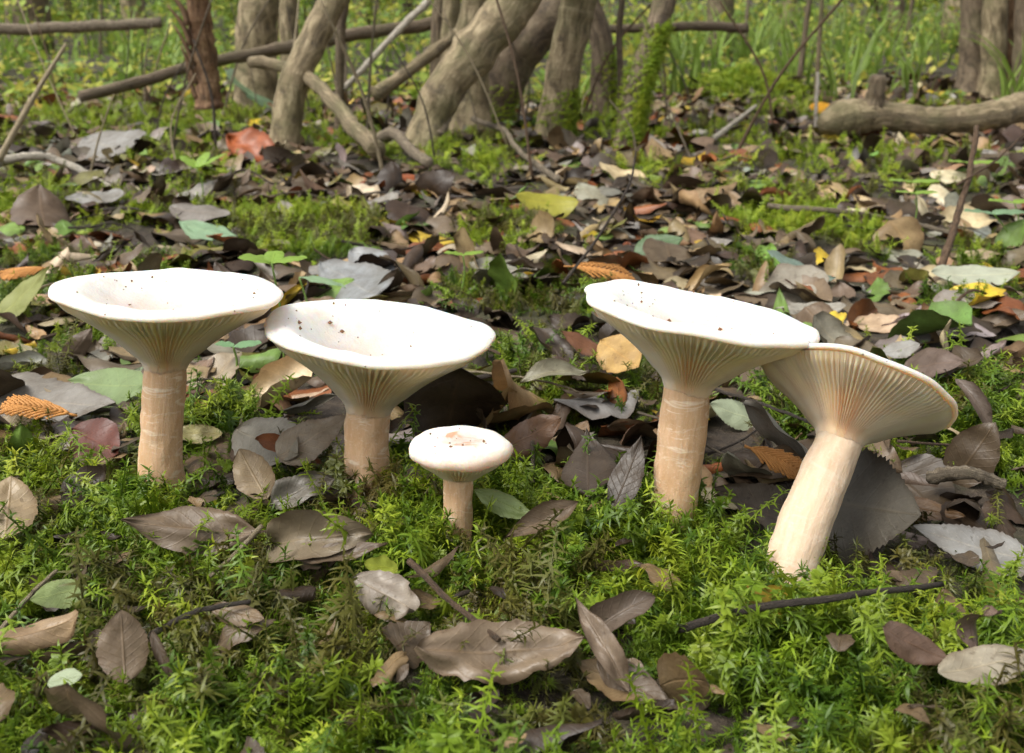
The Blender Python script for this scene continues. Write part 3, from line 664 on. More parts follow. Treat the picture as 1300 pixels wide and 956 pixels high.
gn = bpy.data.node_groups.new('scatter_shoots', 'GeometryNodeTree')
gn.interface.new_socket('Geometry', in_out='INPUT', socket_type='NodeSocketGeometry'); gn.interface.new_socket('Geometry', in_out='OUTPUT', socket_type='NodeSocketGeometry')
gi = gn.nodes.new('NodeGroupInput'); go = gn.nodes.new('NodeGroupOutput'); ci_ = gn.nodes.new('GeometryNodeCollectionInfo')
ci_.inputs[0].default_value = mcol; ci_.inputs['Separate Children'].default_value = True; ci_.inputs['Reset Children'].default_value = True
iop = gn.nodes.new('GeometryNodeInstanceOnPoints'); iop.inputs['Pick Instance'].default_value = True
def named(n, t):
    x = gn.nodes.new('GeometryNodeInputNamedAttribute'); x.data_type = t; x.inputs[0].default_value = n; return x.outputs[0]
gn.links.new(gi.outputs[0], iop.inputs['Points']); gn.links.new(ci_.outputs[0], iop.inputs['Instance'])
gn.links.new(named('idx', 'INT'), iop.inputs['Instance Index'])
e2r = gn.nodes.new('FunctionNodeEulerToRotation'); gn.links.new(named('rot', 'FLOAT_VECTOR'), e2r.inputs[0]); gn.links.new(e2r.outputs[0], iop.inputs['Rotation'])
gn.links.new(named('siz', 'FLOAT'), iop.inputs['Scale']); gn.links.new(iop.outputs[0], go.inputs[0])
def scatter(name, pts, rot, siz, idx, parent=None):
    me = bpy.data.meshes.new(name); me.vertices.add(len(pts)); me.vertices.foreach_set('co', np.asarray(pts, np.float32).ravel())
    for n, t, d, key in (('rot', 'FLOAT_VECTOR', rot, 'vector'), ('siz', 'FLOAT', siz, 'value'), ('idx', 'INT', idx, 'value')):
        a = me.attributes.new(n, t, 'POINT'); a.data.foreach_set(key, np.asarray(d, np.int32 if t == 'INT' else np.float32).ravel())
    o = link(name, me, parent); md = o.modifiers.new('scatter', 'NODES'); md.node_group = gn; o['kind'] = 'stuff'; return o

pts, rots, sizs, idxs = [], [], [], []
def try_moss(n, y0, y1, size, thr, wide=0.):
    y = np.sqrt(rng.random(n) * (y1 * y1 - y0 * y0) + y0 * y0); x = (rng.random(n) * 2 - 1) * (.50 * y + .12 + wide)
    m = moss_mask(x, y); i, j = cell(x, y)
    old = fbm(x * 11 + 55, y * 11 + 21, 3); zz = ground(x, y)
    inside = (y < gy[-1] - .01)
    for k in range(n):
        if wide and abs(x[k]) < .5 * y[k] + .12 and y[k] > .27: continue
        if rng.random() > np.clip((m[k] - thr) * 2.2, 0.015, 1): continue
        s_ = size * rng.uniform(.5, 1.4) * (.75 + .35 * min(m[k], 1))
        if inside[k]:
            room = LZ[i[k], j[k]] - zz[k]
            if room < s_ * .95:
                if room < .006: continue
                s_ = max(room * .85, .007)
            if H[i[k], j[k]] - HG[i[k], j[k]] > .024 and m[k] < .6 and rng.random() < .7: continue
        if near_stem(x[k], y[k], .0125): continue
        pts.append((x[k], y[k], zz[k] - .002)); rots.append((rng.normal(0, .5), rng.normal(0, .5), rng.random() * 6.28)); sizs.append(s_)
        far = y[k] > 1.3
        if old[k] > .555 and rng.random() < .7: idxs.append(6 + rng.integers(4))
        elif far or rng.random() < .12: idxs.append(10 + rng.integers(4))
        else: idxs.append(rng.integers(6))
try_moss(21000, .27, .80, .025, .16)
try_moss(26000, .80, 1.7, .020, .30)
try_moss(34000, 1.7, 4.6, .027, .30)
try_moss(15000, .05, 2.5, .026, .2, .6)
for (a_, b_, rx, ry, h_) in MOUNDS:                 # the two mossy hummocks
    for k in range(3200):
        q_ = rng.normal(0, .62, 2); x, y = a_ + q_[0] * rx, b_ + q_[1] * ry
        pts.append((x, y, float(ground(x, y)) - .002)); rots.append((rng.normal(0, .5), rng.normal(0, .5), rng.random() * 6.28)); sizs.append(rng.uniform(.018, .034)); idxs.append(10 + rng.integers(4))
mo = scatter('moss', pts, rots, sizs, idxs); tag(mo, 'lush feathery green moss carpeting the woodland floor', 'moss')

# ------------------------------------------------------------------ mushrooms
def mushroom(m):
    B = m['B'] + Vector((0, 0, -.006)); yj = B.y + m.get('dy', .004)
    J = P(*m['j'], y=yj); s = mpp(J); a, e = R(m['rot']), R(m['e'])
    n = cam2world((math.cos(e) * math.sin(a), math.cos(e) * math.cos(a), -math.sin(e))).normalized()
    Rr = m['a'] * s; dpx = math.hypot(m['c'][0] - m['j'][0], m['c'][1] - m['j'][1]); h = dpx * s / math.cos(e)
    small = m.get('small', False); rt, rb = m['wt'] / 2 * s, m['wb'] / 2 * s
    xa = Vector((1, 0, 0)); xa = (xa - n * xa.dot(n)).normalized(); ya = n.cross(xa)
    rg = np.random.default_rng(m['seed'] + 40); ph = rg.random(8) * 6.28
    def deform(r, z, th):
        rho = r / Rr
        wr = .010 * np.cos(2 * th + ph[0]) + .009 * np.cos(3 * th + ph[1]) + .010 * np.cos(5 * th + ph[2]) + .006 * np.cos(9 * th + ph[3]) + .004 * np.cos(16 * th + ph[6])
        wz = .014 * np.cos(2 * th + ph[4]) + .010 * np.cos(3 * th + ph[5]) + .007 * np.cos(5 * th + ph[7]) + .006 * np.cos(8 * th + ph[1])
        if 'notch' in m:
            t0, wd, dp = m['notch']; dd = (th - t0 + math.pi) % (2 * math.pi) - math.pi
            wr = wr - dp * np.exp(-(dd / wd) ** 2); wz = wz + .05 * np.exp(-((dd - wd) / wd) ** 2)
        if small: wr, wz = wr * 1.3, wz * .9
        r2 = r * (1 + rho ** 2 * wr); z2 = z + rho ** 3 * wz * Rr
        P3 = np.stack([r2 * np.cos(th) + m.get('off', 0) * s * np.clip(z / h, 0, 1.2), r2 * np.sin(th), z2], -1)
        return P3 @ np.array([list(xa), list(ya), list(n)]) + np.array(J - B)
    fexp = .62 if not small else .8
    under = lambda t: h * t ** fexp
    root = empty('mushroom', B, m['label'], 'mushroom', 'funnel mushrooms in the moss')
    # cap: flesh with rolled rim and hollowed top
    nth = 160; th = np.arange(nth) / nth * 2 * math.pi
    rimr = .0016 if not small else .0042
    prof = []
    for t in np.linspace(.0, .97, 16): prof.append((rt * .9 + (Rr - rimr - rt * .9) * t, under(t) + .0012, .99 if t > .9 else .9))
    zt = under(.985)
    for k in np.linspace(-70, 80, 7): prof.append((Rr - rimr + rimr * math.cos(R(k)), zt + rimr * (1 + math.sin(R(k))), 1.0))
    ztop = zt + 2 * rimr; D = m['D'] * h if not small else .10 * h
    for rho in np.linspace(.975, .012, 34):
        x = min(max(rho / .90, 0), 1); sm = .6 * x * x * (3 - 2 * x) + .4 * x ** 1.4
        z = ztop - D * (1 - sm) + .035 * Rr * math.exp(-((rho - .80) / .13) ** 2) * (0 if small else 1)
        if small: z += .09 * Rr * (1 - rho ** 2) - .05 * Rr * math.exp(-(rho / .35) ** 2)
        prof.append((rho * (Rr - rimr), z, rho))
    V = []; UV = []
    for (r, z, rho) in prof:
        bumpz = (vnoise(r * np.cos(th) * 90 + 20, r * np.sin(th) * 90 + 20) - .5) * .0016 if rho < .97 else 0
        V.append(deform(np.full(nth, r), z + bumpz + 0 * th, th)); UV.append(np.stack([th / 6.2832, np.full(nth, min(rho, 1.0))], -1))
    nr = len(prof); q = grid_faces(nr, nth, True); V = np.concatenate(V); UV = np.concatenate(UV)
    cpt = V[-nth:].mean(0); V = np.concatenate([V, [cpt]]); UV = np.concatenate([UV, [[0, 0]]])
    k = np.arange(nth); tri = np.stack([(nr - 1) * nth + k, (nr - 1) * nth + (k + 1) % nth, np.full(nth, nr * nth)], -1)
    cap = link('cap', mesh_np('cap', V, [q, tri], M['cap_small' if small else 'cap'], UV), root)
    # gills: thin blades running down onto the stalk, short ones between
    NG = m['N']; per = 6; nth2 = NG * per; th2 = np.arange(nth2) / nth2 * 2 * math.pi + .01 * np.sin(np.arange(nth2) * .9)
    V = []; nt_ = 26
    for t in np.linspace(0.0, .985, nt_):
        r = rt * .93 + (Rr - rimr * 1.1 - rt * .93) * t; z = under(t)
        dr = Rr - rt; dz = h * fexp * max(t, .02) ** (fexp - 1); ln = math.hypot(dr, dz); nx, nz = dz / ln, -dr / ln
        env = min(1, t * 5 + .15) * min(1, (1 - t) * 7 + .05); shrt = np.clip((t - .38) * 4, 0, 1)
        dep = np.tile(np.array([0, .45, 1, .45, 0, .75 * shrt]), NG) * .0030 * env * (Rr / .07) ** .5
        V.append(deform(r + nx * dep, z + nz * dep, th2))
    gl = link('gills', mesh_np('gills', np.concatenate(V), grid_faces(nt_, nth2, True), M['gill']), root); gl['kind'] = 'stuff'
    # stalk
    b0 = np.array([0, 0, -.012]); j0 = np.array(J - B); nn = np.array(n); Ls = np.linalg.norm(j0)
    if m.get('dy'): mid = j0 * .5 - np.array([0, 0, .0])
    else: mid = (j0 * .45 + np.array([rg.normal(0, .0012), 0, 0]))
    path = spline([b0, mid, j0, j0 + nn * h * .22], 40); tt = np.linspace(0, 1, 40)
    rad = rb + (rt - rb) * np.clip(tt * 1.25, 0, 1); rad = rad * (1 + .035 * np.sin(tt * 9 + m['seed'])) ; rad[tt < .12] *= 1.04
    V, Fs, UV = tube(path, rad, 48)
    ids = np.arange(40 * 48); bm = (vnoise(UV[:-2, 0] * 12 + 3, UV[:-2, 1] * 160) - .5) * .0012
    cen = np.repeat(path, 48, 0); dirv = V[:-2] - cen; dirv /= np.linalg.norm(dirv, axis=1)[:, None]; V[:-2] += dirv * bm[:, None]
    link('stem', mesh_np('stem', V, Fs, M[m['mat']], UV), root)
    # crumbs of soil lying on the cap skin
    cb = Batch()
    for i in range(46 if not small else 12):
        rho = math.sqrt(rg.random()) * .85; t_ = rg.random() * 6.28; row = np.argmin([abs(p_[2] - rho) + (0 if ii > 24 else 9) for ii, p_ in enumerate(prof)])
        # point on the built skin
        pt = deform(np.array([prof[row][0]]), np.array([prof[row][1]]), np.array([t_]))[0]
        rr = rg.choice([.0004, .0006, .0009, .0014], p=[.36, .34, .2, .1])
        dv = np.array(list(n)); sx_ = rg.normal(0, 1, (6, 3)); sx_ = np.array([[1, 0, 0], [-1, 0, 0], [0, 1, 0], [0, -1, 0], [0, 0, 1], [0, 0, -1]]) * rr * rg.uniform(.6, 1.5, (6, 1)) + sx_ * rr * .1
        cb.add(sx_ + pt + dv * rr * .3, [np.array([[0, 2, 4], [2, 1, 4], [1, 3, 4], [3, 0, 4], [2, 0, 5], [1, 2, 5], [3, 1, 5], [0, 3, 5]])])
    co = link('dirt_specks', cb.mesh('dirt_specks', M['crumb'], False), cap); co['kind'] = 'stuff'
    return root
for m in MUSH: mushroom(m)

# ------------------------------------------------------------------ twigs and sticks
def stick(name, label, pxs, r0, r1, mat, lifts=None, ydep=None, cat='stick', group=None, n=26, rough=.10, sides=8, wob=.006):
    """pxs: points measured on the photograph; each on the ground surface (+lift) or at a given distance"""
    if ydep is None: ydep = [None] * len(pxs)
    if lifts is None: lifts = [.006] * len(pxs)
    W = [np.array(P(*p, lift=l, y=yv)) for p, l, yv in zip(pxs, lifts, ydep)]
    path = spline(W, n); rg = np.random.default_rng(abs(hash(label)) % 9999 if False else sum(map(ord, label)))
    jit = rg.normal(0, 1, path.shape); jit = (jit + np.roll(jit, 1, 0) + np.roll(jit, -1, 0)) / 3; L = np.linalg.norm(path[-1] - path[0])
    path = path + jit * wob * L * .5
    o = path[0].copy(); V, Fs, UV = tube(path - o, np.linspace(r0, r1, n) * (1 + rg.normal(0, .05, n)), sides, rough, seed=int(rg.integers(999)))
    ob = link(name, mesh_np(name, V, Fs, M[mat], UV), None, Vector(o)); tag(ob, label, cat, group); return ob, path
stick('twig', 'long dark twig lying across moss in front of leaning mushroom', [(860, 800), (960, 772), (1080, 756), (1195, 742)], .0020, .0013, 'twig', [.016, .022, .022, .018], cat='twig')
stick('twig', 'dark curved twig lying on moss above the small rolled brown leaf', [(192, 806), (250, 776), (318, 764)], .0015, .0010, 'twig', [.012, .022, .02], cat='twig')
stick('twig', 'scaly brown twig slanting down moss from the yellow-green scrap', [(520, 712), (570, 762), (634, 812)], .0016, .0011, 'twig_red', [.024, .022, .016], cat='twig')
stick('twig', 'straw-coloured twig slanting on moss below the wavy-edged brown leaf', [(332, 668), (300, 702), (266, 732)], .0013, .0009, 'straw', [.024, .022, .018], cat='twig')
stick('twig', 'thin dry stem poking out of moss beside the oval green leaf', [(0, 800), (40, 754), (72, 724)], .0012, .0009, 'straw', [.012, .02, .026], cat='twig')
stick('twig', 'dark wiry twig rising in an arc behind split-rimmed cap', [(716, 360), (760, 300), (798, 235), (808, 192)], .0016, .0009, 'twig', ydep=[1.03, 1.06, 1.09, 1.11], cat='twig')
stick('twig', 'thorny brown stem standing at a slant among right-hand litter', [(1192, 345), (1212, 285), (1230, 225), (1240, 160)], .0046, .0028, 'twig_red', ydep=[1.14, 1.18, 1.22, 1.26], cat='twig', rough=.2)
stick('twig', 'thin side shoot crossing the thorny brown stem', [(1215, 235), (1262, 205), (1300, 170)], .0016, .0008, 'twig_red', ydep=[1.205, 1.22, 1.24], cat='twig')
stick('twig', 'fine pale twig crossing between hollowed cap and bright moss', [(572, 468), (640, 476), (700, 486), (735, 498)], .0009, .0007, 'straw', [.02, .022, .026, .022], cat='twig')
stick('twig', 'dark stick under the hollowed cap pointing at bright moss', [(530, 500), (590, 484), (656, 470)], .0024, .0018, 'twig', [.012, .016, .016], cat='twig')
stick('twig', 'dark stick leaning below the leaning cap toward the stalk', [(905, 494), (965, 512), (1032, 538)], .0013, .0010, 'twig', [.02, .028, .024], cat='twig')
stick('twig', 'long grey stick lying on litter beyond the caps', [(975, 262), (1060, 268), (1140, 280), (1215, 296)], .0042, .0030, 'stick', [.012, .016, .016, .012], cat='stick')
stick('twig', 'reddish stem lying behind the rim of leaning mushroom', [(1140, 560), (1215, 566)], .0010, .0009, 'twig_red', [.02, .018], cat='twig')
stick('twig', 'short knobbly stick beside the bluish-grey toothed leaf', [(1180, 606), (1228, 600), (1275, 616)], .0045, .0036, 'stick', [.014, .018, .012], cat='stick', rough=.2)
stick('twig', 'forked root-like stick lying by foot of crooked stem', [(470, 182), (500, 170), (520, 190), (545, 208)], .013, .010, 'stick', [.015, .035, .03, .015], cat='stick', rough=.15)
stick('twig', 'pale knobbly stick lying in front of the tall straight stem', [(600, 150), (640, 165), (658, 190), (708, 228)], .0062, .0050, 'stick', [.03, .03, .02, .01], cat='stick', rough=.2)
stick('dead_branch', 'pale peeling curved stick lying on litter near the dead straw stalk', [(-30, 212), (40, 198), (85, 208), (140, 238)], .0085, .0045, 'pale', [.012, .03, .024, .008], cat='stick', rough=.15)
stick('dead_stalk', 'dead straw stalk leaning at an angle over far moss', [(-2, 204), (40, 128), (84, 56)], .0060, .0030, 'straw', ydep=[1.75, 1.80, 1.85], cat='stalk', wob=.003)
stick('dead_stalk', 'white bare stick standing upright beside the orange-yellow leaf', [(1035, 182), (1036, 140), (1038, 92)], .0055, .0045, 'pale', ydep=[2.75, 2.75, 2.78], cat='stick', wob=.01)
stick('dead_stalk', 'white stick slanting low over dark litter by bright moss hummock', [(906, 176), (960, 134)], .0065, .0040, 'pale', [.01, .06], cat='stick')
stick('dead_branch', 'grey stick leaning to rotten upright stump end', [(545, 0), (500, 45), (432, 118)], .010, .007, 'pale', ydep=[2.75, 2.7, 2.62], cat='stick')
# long poles and branches round the coppice
stick('fallen_pole', 'long straight grey pole resting through the coppice stems', [(100, 122), (280, 76), (430, 47), (578, 27)], .013, .017, 'bark_dark', ydep=[2.55, 2.75, 2.92, 3.05], cat='branch', n=40, wob=.006)
stick('fallen_pole', 'straight bare pole lying level behind the dead straw stalk', [(-60, 38), (70, 36), (205, 29)], .019, .017, 'stick', ydep=[3.6, 3.65, 3.7], cat='branch', n=30, wob=.006)
stick('fallen_pole', 'thin mossy pole sloping up to the upright brown stem', [(478, 120), (530, 82), (598, 30)], .018, .014, 'bark', ydep=[2.55, 2.65, 2.78], cat='branch')
stick('fallen_pole', 'dark level pole passing behind the mossy leaning stem', [(650, 42), (760, 38), (880, 33), (948, 36)], .013, .014, 'bark_dark', ydep=[3.3, 3.35, 3.4, 3.45], cat='branch', n=30)
stick('fallen_pole', 'thin branch slanting from crooked stem down to litter', [(600, 95), (572, 140), (556, 172)], .010, .012, 'stick', ydep=[2.34, 2.30, 2.26], cat='branch')
stick('root_branch', 'thick root-like branch sweeping down from the thin leaning stem', [(320, 78), (380, 92), (420, 125), (452, 165), (480, 190)], .013, .017, 'bark', ydep=[2.5, 2.4, 2.25, 2.1, 2.0], cat='branch', n=36, rough=.12)
# great fallen branch with a stub
y0 = 2.55
fb = empty('fallen_branch', P(1120, 165), 'thick fallen branch with a broken stub standing up and a gnarled end', 'branch')
path = spline([np.array(P(*p, y=v)) for p, v in (((1042, 158), 2.52), ((1075, 150), 2.54), ((1120, 147), 2.55), ((1180, 153), 2.57), ((1250, 148), 2.60), ((1310, 132), 2.64), ((1420, 100), 2.7))], 60)
rr = np.interp(np.linspace(0, 1, 60), [0, .05, .12, .22, .3, .6, 1], [.016, .030, .042, .040, .033, .032, .036])
V, Fs, UV = tube(path - np.array(fb.location), rr, 16, .10, seed=3); link('bough', mesh_np('bough', V, Fs, M['bark'], UV), fb)
path = spline([np.array(P(*p, y=v)) for p, v in (((1100, 150), 2.54), ((1110, 128), 2.54), ((1116, 96), 2.53))], 14)
V, Fs, UV = tube(path - np.array(fb.location), np.linspace(.030, .016, 14), 12, .14, seed=4); link('stub', mesh_np('stub', V, Fs, M['bark_dark'], UV), fb)
# loose thin twigs over the litter
for k in range(120):
    y = .62 + 2.4 * rng.random() ** 1.1; x = (rng.random() * 2 - 1) * (.46 * y); L = rng.uniform(.05, .16); a = rng.normal(0, .9)
    if near_stem(x, y, .05): continue
    p = np.array([[x + math.cos(a) * L * t, y + math.sin(a) * L * t, 0] for t in (-.5, -.15, .2, .5)]); p[:, :2] += rng.normal(0, .05 * L, (4, 2))
    p[:, 2] = surf(p[:, 0], p[:, 1]) + rng.uniform(.002, .012, 4); r = rng.uniform(.0008, .0022); q = spline(p, 12); o = q[0].copy()
    V, Fs, UV = tube(q - o, np.linspace(r, r * .6, 12), 5, .15, seed=k); mk = ['twig', 'twig_red', 'stick', 'straw'][rng.choice(4, p=[.4, .25, .2, .15])]
    ob = link('twig', mesh_np('twig', V, Fs, M[mk], UV), None, Vector(o))
    nm = {'twig': 'dark', 'twig_red': 'reddish brown', 'stick': 'grey-brown', 'straw': 'straw-coloured'}[mk]
    tag(ob, '%s %s twig lying loose on litter near %s' % ('short thin' if L < .08 else ('long thin' if r < .0015 else 'long stout'), nm, near_what(x, y)), 'twig', nm + ' twigs on the litter')

# thin dry stems standing and leaning among the coppice
for k in range(44):
    y = rng.uniform(1.9, 3.6); x = (rng.uniform(60, 1000) - CX) / F * y; L = rng.uniform(.10, .42); a = rng.random() * 6.28; ln_ = rng.uniform(.1, .8) * L; r = rng.uniform(.0015, .0042)
    z = float(surf(x, y)[0]); q = spline([[0, 0, -.01], [math.cos(a) * ln_ * .4 + rng.normal(0, .01), math.sin(a) * ln_ * .4, L * .5], [math.cos(a) * ln_, math.sin(a) * ln_, L]], 12)
    V, Fs, UV = tube(q, np.linspace(r, r * .6, 12), 5, .15, seed=k); mk = ['twig_red', 'stick', 'straw', 'twig'][k % 4]
    ob = link('dead_twig', mesh_np('dead_twig', V, Fs, M[mk], UV), None, (x, y, z))
    tag(ob, '%s %s dead twig %s from litter near %s' % ('short' if L < .25 else 'tall', {'twig': 'dark', 'twig_red': 'reddish brown', 'stick': 'grey-brown', 'straw': 'straw-coloured'}[mk], 'slanting' if ln_ > .4 * L else 'rising', near_what(x, y)), 'twig', 'dead twigs among the coppice')

# dry orange conifer sprays
def frond(label, A, B, la, lb, roll, seed):
    a = np.array(P(*A, lift=la)); b = np.array(P(*B, lift=lb)); d = b - a; L = np.linalg.norm(d); Xa = d / L
    Za = np.array([0, 0, 1.0]) - Xa * Xa[2]; Za /= np.linalg.norm(Za); Ya = np.cross(Za, Xa); r = R(roll); Y2 = Ya * math.cos(r) + Za * math.sin(r); Z2 = np.cross(Xa, Y2)
    root = empty('dry_frond', Vector(a), label, 'frond'); rg = np.random.default_rng(seed)
    def w(pt): return np.array([p_[0] * Xa + p_[1] * Y2 + p_[2] * Z2 for p_ in pt])
    V, Fs, UV = tube(w(spline([(0, 0, 0), (L * .5, 0, L * .05), (L, 0, 0)], 12)), np.linspace(.0010, .0006, 12), 5); link('rib', mesh_np('rib', V, Fs, M['frond'], UV), root)
    for i in range(13):
        t = .12 + .86 * i / 12
        for sg in (-1, 1):
            bl = L * .42 * (math.sin(math.pi * (.18 + .8 * t))) * rg.uniform(.8, 1.1); p0 = np.array([L * t, 0, L * .2 * t * (1 - t)])
            bt = Batch(); pa = spline([p0, p0 + [bl * .5, sg * bl * .35, .02 * bl], p0 + [bl * .85, sg * bl * .62, -.08 * bl]], 7)
            v_, f_, u_ = tube(w(pa), np.linspace(.0011, .0006, 7) * 1.0, 5, .2, seed=i); bt.add(v_, f_, u_)
            for kk in (2, 3, 4, 5):
                for s2 in (-1, 1):
                    v_, f_, u_ = tube(w([pa[kk], pa[kk] + [bl * .16, s2 * bl * .09, 0]]), [.0008, .0004], 4); bt.add(v_, f_, u_)
            link('side_spray', bt.mesh('side_spray', M['frond']), root)
frond('dry orange conifer spray lying behind the split-rimmed cap', (716, 338), (802, 352), .022, .016, 18, 1)
frond('dry orange conifer spray draped over the big creased dark leaf', (945, 566), (1018, 600), .030, .022, 30, 2)
frond('dry orange conifer spray among litter under the band-ringed cap', (98, 528), (4, 514), .016, .016, -15, 3)
frond('dry orange conifer spray at far edge beyond the band-ringed cap', (62, 340), (2, 352), .02, .016, -15, 4)

# ------------------------------------------------------------------ seedlings with green leaves
def seedling(label, base, top, leaves, col, yoff=0.0):
    b = P(*base); root = empty('seedling', b, label, 'plant'); yb = b.y + yoff; t = P(*top, y=yb); s = mpp(t)
    st = np.array(t - b); V, Fs, UV = tube(spline([(0, 0, -.004), st * .5 + np.array([.003, 0, 0]), st], 10), np.linspace(.0011, .0008, 10), 6)
    link('stem', mesh_np('stem', V, Fs, M['stemgreen'], UV), root)
    for i, (dx, dy_, L, wr, yaw, tilt) in enumerate(leaves):
        V, f, uv = leaf_grid('round' if wr > .6 else 'oval', L * s, L * s * wr, 18, 8, -.25, -.4, 0, .12, .10, 6, .02, 0, i + 5, .06)
        Rm = np.array(Matrix.Rotation(yaw, 3, 'Z') @ Matrix.Rotation(-tilt, 3, 'Y'))
        V = V @ Rm.T + st + np.array([dx * s, 0, -dy_ * s])
        lo_ = link('leaf', mesh_np('leaf', V, f, M['leaf_green'], uv), root); lo_.color = (*col, 1)
LG = (.26, .42, .06)
seedling('slender seedling with three lobed bright green leaves between the two big caps', (361, 476), (345, 334), [(0, 0, 46, .75, .25, .1), (0, 0, 46, .8, 2.9, .15), (0, 0, 34, .8, 1.6, .3)], LG)
seedling('seedling with a pale green leaf tilted beside the hollowed cap', (392, 420), (380, 352), [(0, 0, 64, .40, -.25, -.15)], (.30, .45, .26))
seedling('low seedling with a blue-green lobed leaf under the band-ringed cap', (296, 482), (296, 440), [(0, 0, 36, .85, .1, .1), (0, 0, 26, .8, 2.8, .1)], (.22, .40, .20))
seedling('tiny two-leaved seedling on dark litter behind the hollowed cap', (584, 372), (588, 324), [(0, 0, 28, .7, .3, .1), (0, 0, 26, .7, 2.9, .1)], LG)
for i, (bx_, by_, tx, ty, L1) in enumerate([(1168, 268, 1160, 232, 36), (1160, 285, 1163, 246, 30), (1230, 240, 1235, 208, 36), (1292, 296, 1288, 258, 38), (1285, 310, 1262, 272, 44)]):
    seedling(['round-leaved green seedling', 'small round-leaved seedling', 'pair-leaved seedling behind the thorny stem', 'bright seedling near the large cream leaf', 'dull blue-green seedling near the large cream leaf'][i] + [' in litter left of the thorny stem', ' just below another one in litter', '', '', ''][i],
             (bx_, by_), (tx, ty), [(0, 0, L1, .8, .2, .05), (0, 0, L1 * .85, .8, 3.0, .1)], LG if i < 4 else (.22, .36, .20))
seedling('jagged-leaved young plant on moss near the curled rusty leaf', (258, 250), (250, 214), [(0, 0, 44, .5, .5, .4), (0, 0, 36, .5, 2.5, .4), (0, 0, 34, .5, 1.2, .6), (0, 0, 30, .5, -.6, .2)], LG)
seedling('small leafy plant at foot of far moss by the level pole', (72, 120), (80, 84), [(0, 0, 34, .6, .2, .3), (0, 0, 30, .6, 2.8, .2)], (.24, .42, .12))

# ------------------------------------------------------------------ coppice stems and trees
def tree(name, label, pxs, yd, radpx, mat, group=None, moss=0.0, mossrange=(0, .25), limbs=2, seed=0, knots=(), top=1.6, rough=.07):
    pts = [np.array(P(*p, y=v)) for p, v in zip(pxs, yd)]; s = mpp(pts[0])
    base = Vector(pts[0]); base.z = float(ground(base.x, base.y)) ; rg = np.random.default_rng(seed)
    pts[0][2] = min(pts[0][2], base.z) - .03
    d = pts[-1] - pts[-2]; d /= np.linalg.norm(d); q = pts[-1].copy(); d2 = d.copy(); r_ext = []
    while q[2] < top:
        d2 = d2 * .8 + np.array([rg.normal(0, .1), rg.normal(0, .1), 1.0]) * .2; d2 /= np.linalg.norm(d2); q = q + d2 * .35; pts.append(q.copy())
    n = 14 * len(pts); path = spline(pts, n); r0 = [r_ * s for r_ in radpx] + [radpx[-1] * s * (1 - .06 * k) for k in range(1, len(pts) - len(radpx) + 1)]
    rad = np.interp(np.linspace(0, len(pts) - 1, n), np.arange(len(r0)), r0); zz = path[:, 2] - base.z
    rad = rad * (1 + .28 * np.exp(-np.clip(zz, 0, 9) / .03)) * (1 + .03 * np.sin(np.arange(n) * .7 + seed))
    for kz, ka in knots: rad *= 1 + ka * np.exp(-((zz - kz) / .022) ** 2)
    root = empty(name, base, label, 'tree', group)
    V, Fs, UV = tube(path - np.array(base), rad, 18, 0, seed=seed)
    cen = np.repeat(path - np.array(base), 18, 0); dv = V[:-2] - cen; V[:-2] = cen + dv * (1 + rough * 2 * (vnoise(UV[:-2, 0] * 7 + seed, UV[:-2, 1] * 14) - .5))[:, None] 
    tr = link('trunk', mesh_np('trunk', V, Fs, M[mat], UV), root)
    for k in range(limbs):
        i0 = int(n * rg.uniform(.55, .9)); p0 = path[i0] - np.array(base); a = rg.random() * 6.28; L = rg.uniform(.4, .8)
        V, Fs, UV = tube(spline([p0, p0 + [math.cos(a) * L * .4, math.sin(a) * L * .4, L * .5], p0 + [math.cos(a) * L * .6, math.sin(a) * L * .6, L]], 12), np.linspace(rad[i0] * .5, rad[i0] * .2, 12), 8)
        link('limb', mesh_np('limb', V, Fs, M[mat], UV), root)
    if moss:
        nM = int(moss); pp, ro, sz, ix = [], [], [], []
        for k in range(nM):
            hz = mossrange[0] + (mossrange[1] - mossrange[0]) * rg.random() ** 1.3; i0 = int(np.argmin(abs(zz - hz))); a = rg.normal(-.35, .6) if rg.random() < .8 else rg.random() * 6.28
            o_ = np.array([math.cos(a), math.sin(a) * 1.0, 0]); 
            pp.append(path[i0] - np.array(base) + o_ * rad[i0] * .92); ro.append((0, R(75) + rg.normal(0, .3), a + rg.normal(0, .3))); sz.append(rg.uniform(.009, .016)); ix.append(10 + rg.integers(4))
        scatter('trunk_moss', pp, ro, sz, ix, root)
    return root, path
GRP = 'coppice stems rising from the litter'
tree('coppice_tree', 'thin grey-brown stem bowing outward at its foot by the rotten stump', [(352, 142), (372, 110), (398, 50), (430, -20)], [2.35, 2.37, 2.4, 2.42], [19, 19, 18, 17], 'bark', GRP, 0, seed=1)
tree('coppice_tree', 'stout greenish stem behind the long straight pole', [(322, 92), (325, 50), (332, -20)], [3.3, 3.3, 3.3], [27, 25, 24], 'bark', GRP, seed=2)
tree('coppice_tree', 'narrow pale stem close beside the stout greenish one', [(366, 92), (367, 40), (366, -20)], [3.2, 3.2, 3.2], [13, 12, 11], 'bark', GRP, seed=3)
tree('coppice_tree', 'crooked knotted stem leaning strongly across the clump', [(528, 168), (560, 118), (600, 70), (640, 20), (668, -25)], [2.28, 2.30, 2.33, 2.36, 2.38], [22, 23, 25, 26, 27], 'bark', GRP, seed=4, knots=((.10, .16), (.19, .18), (.26, .12)), rough=.13)
tree('coppice_tree', 'upright fissured brown stem behind the crooked knotted one', [(596, 140), (598, 70), (612, -20)], [2.62, 2.62, 2.62], [27, 22, 21], 'bark', GRP, seed=5)
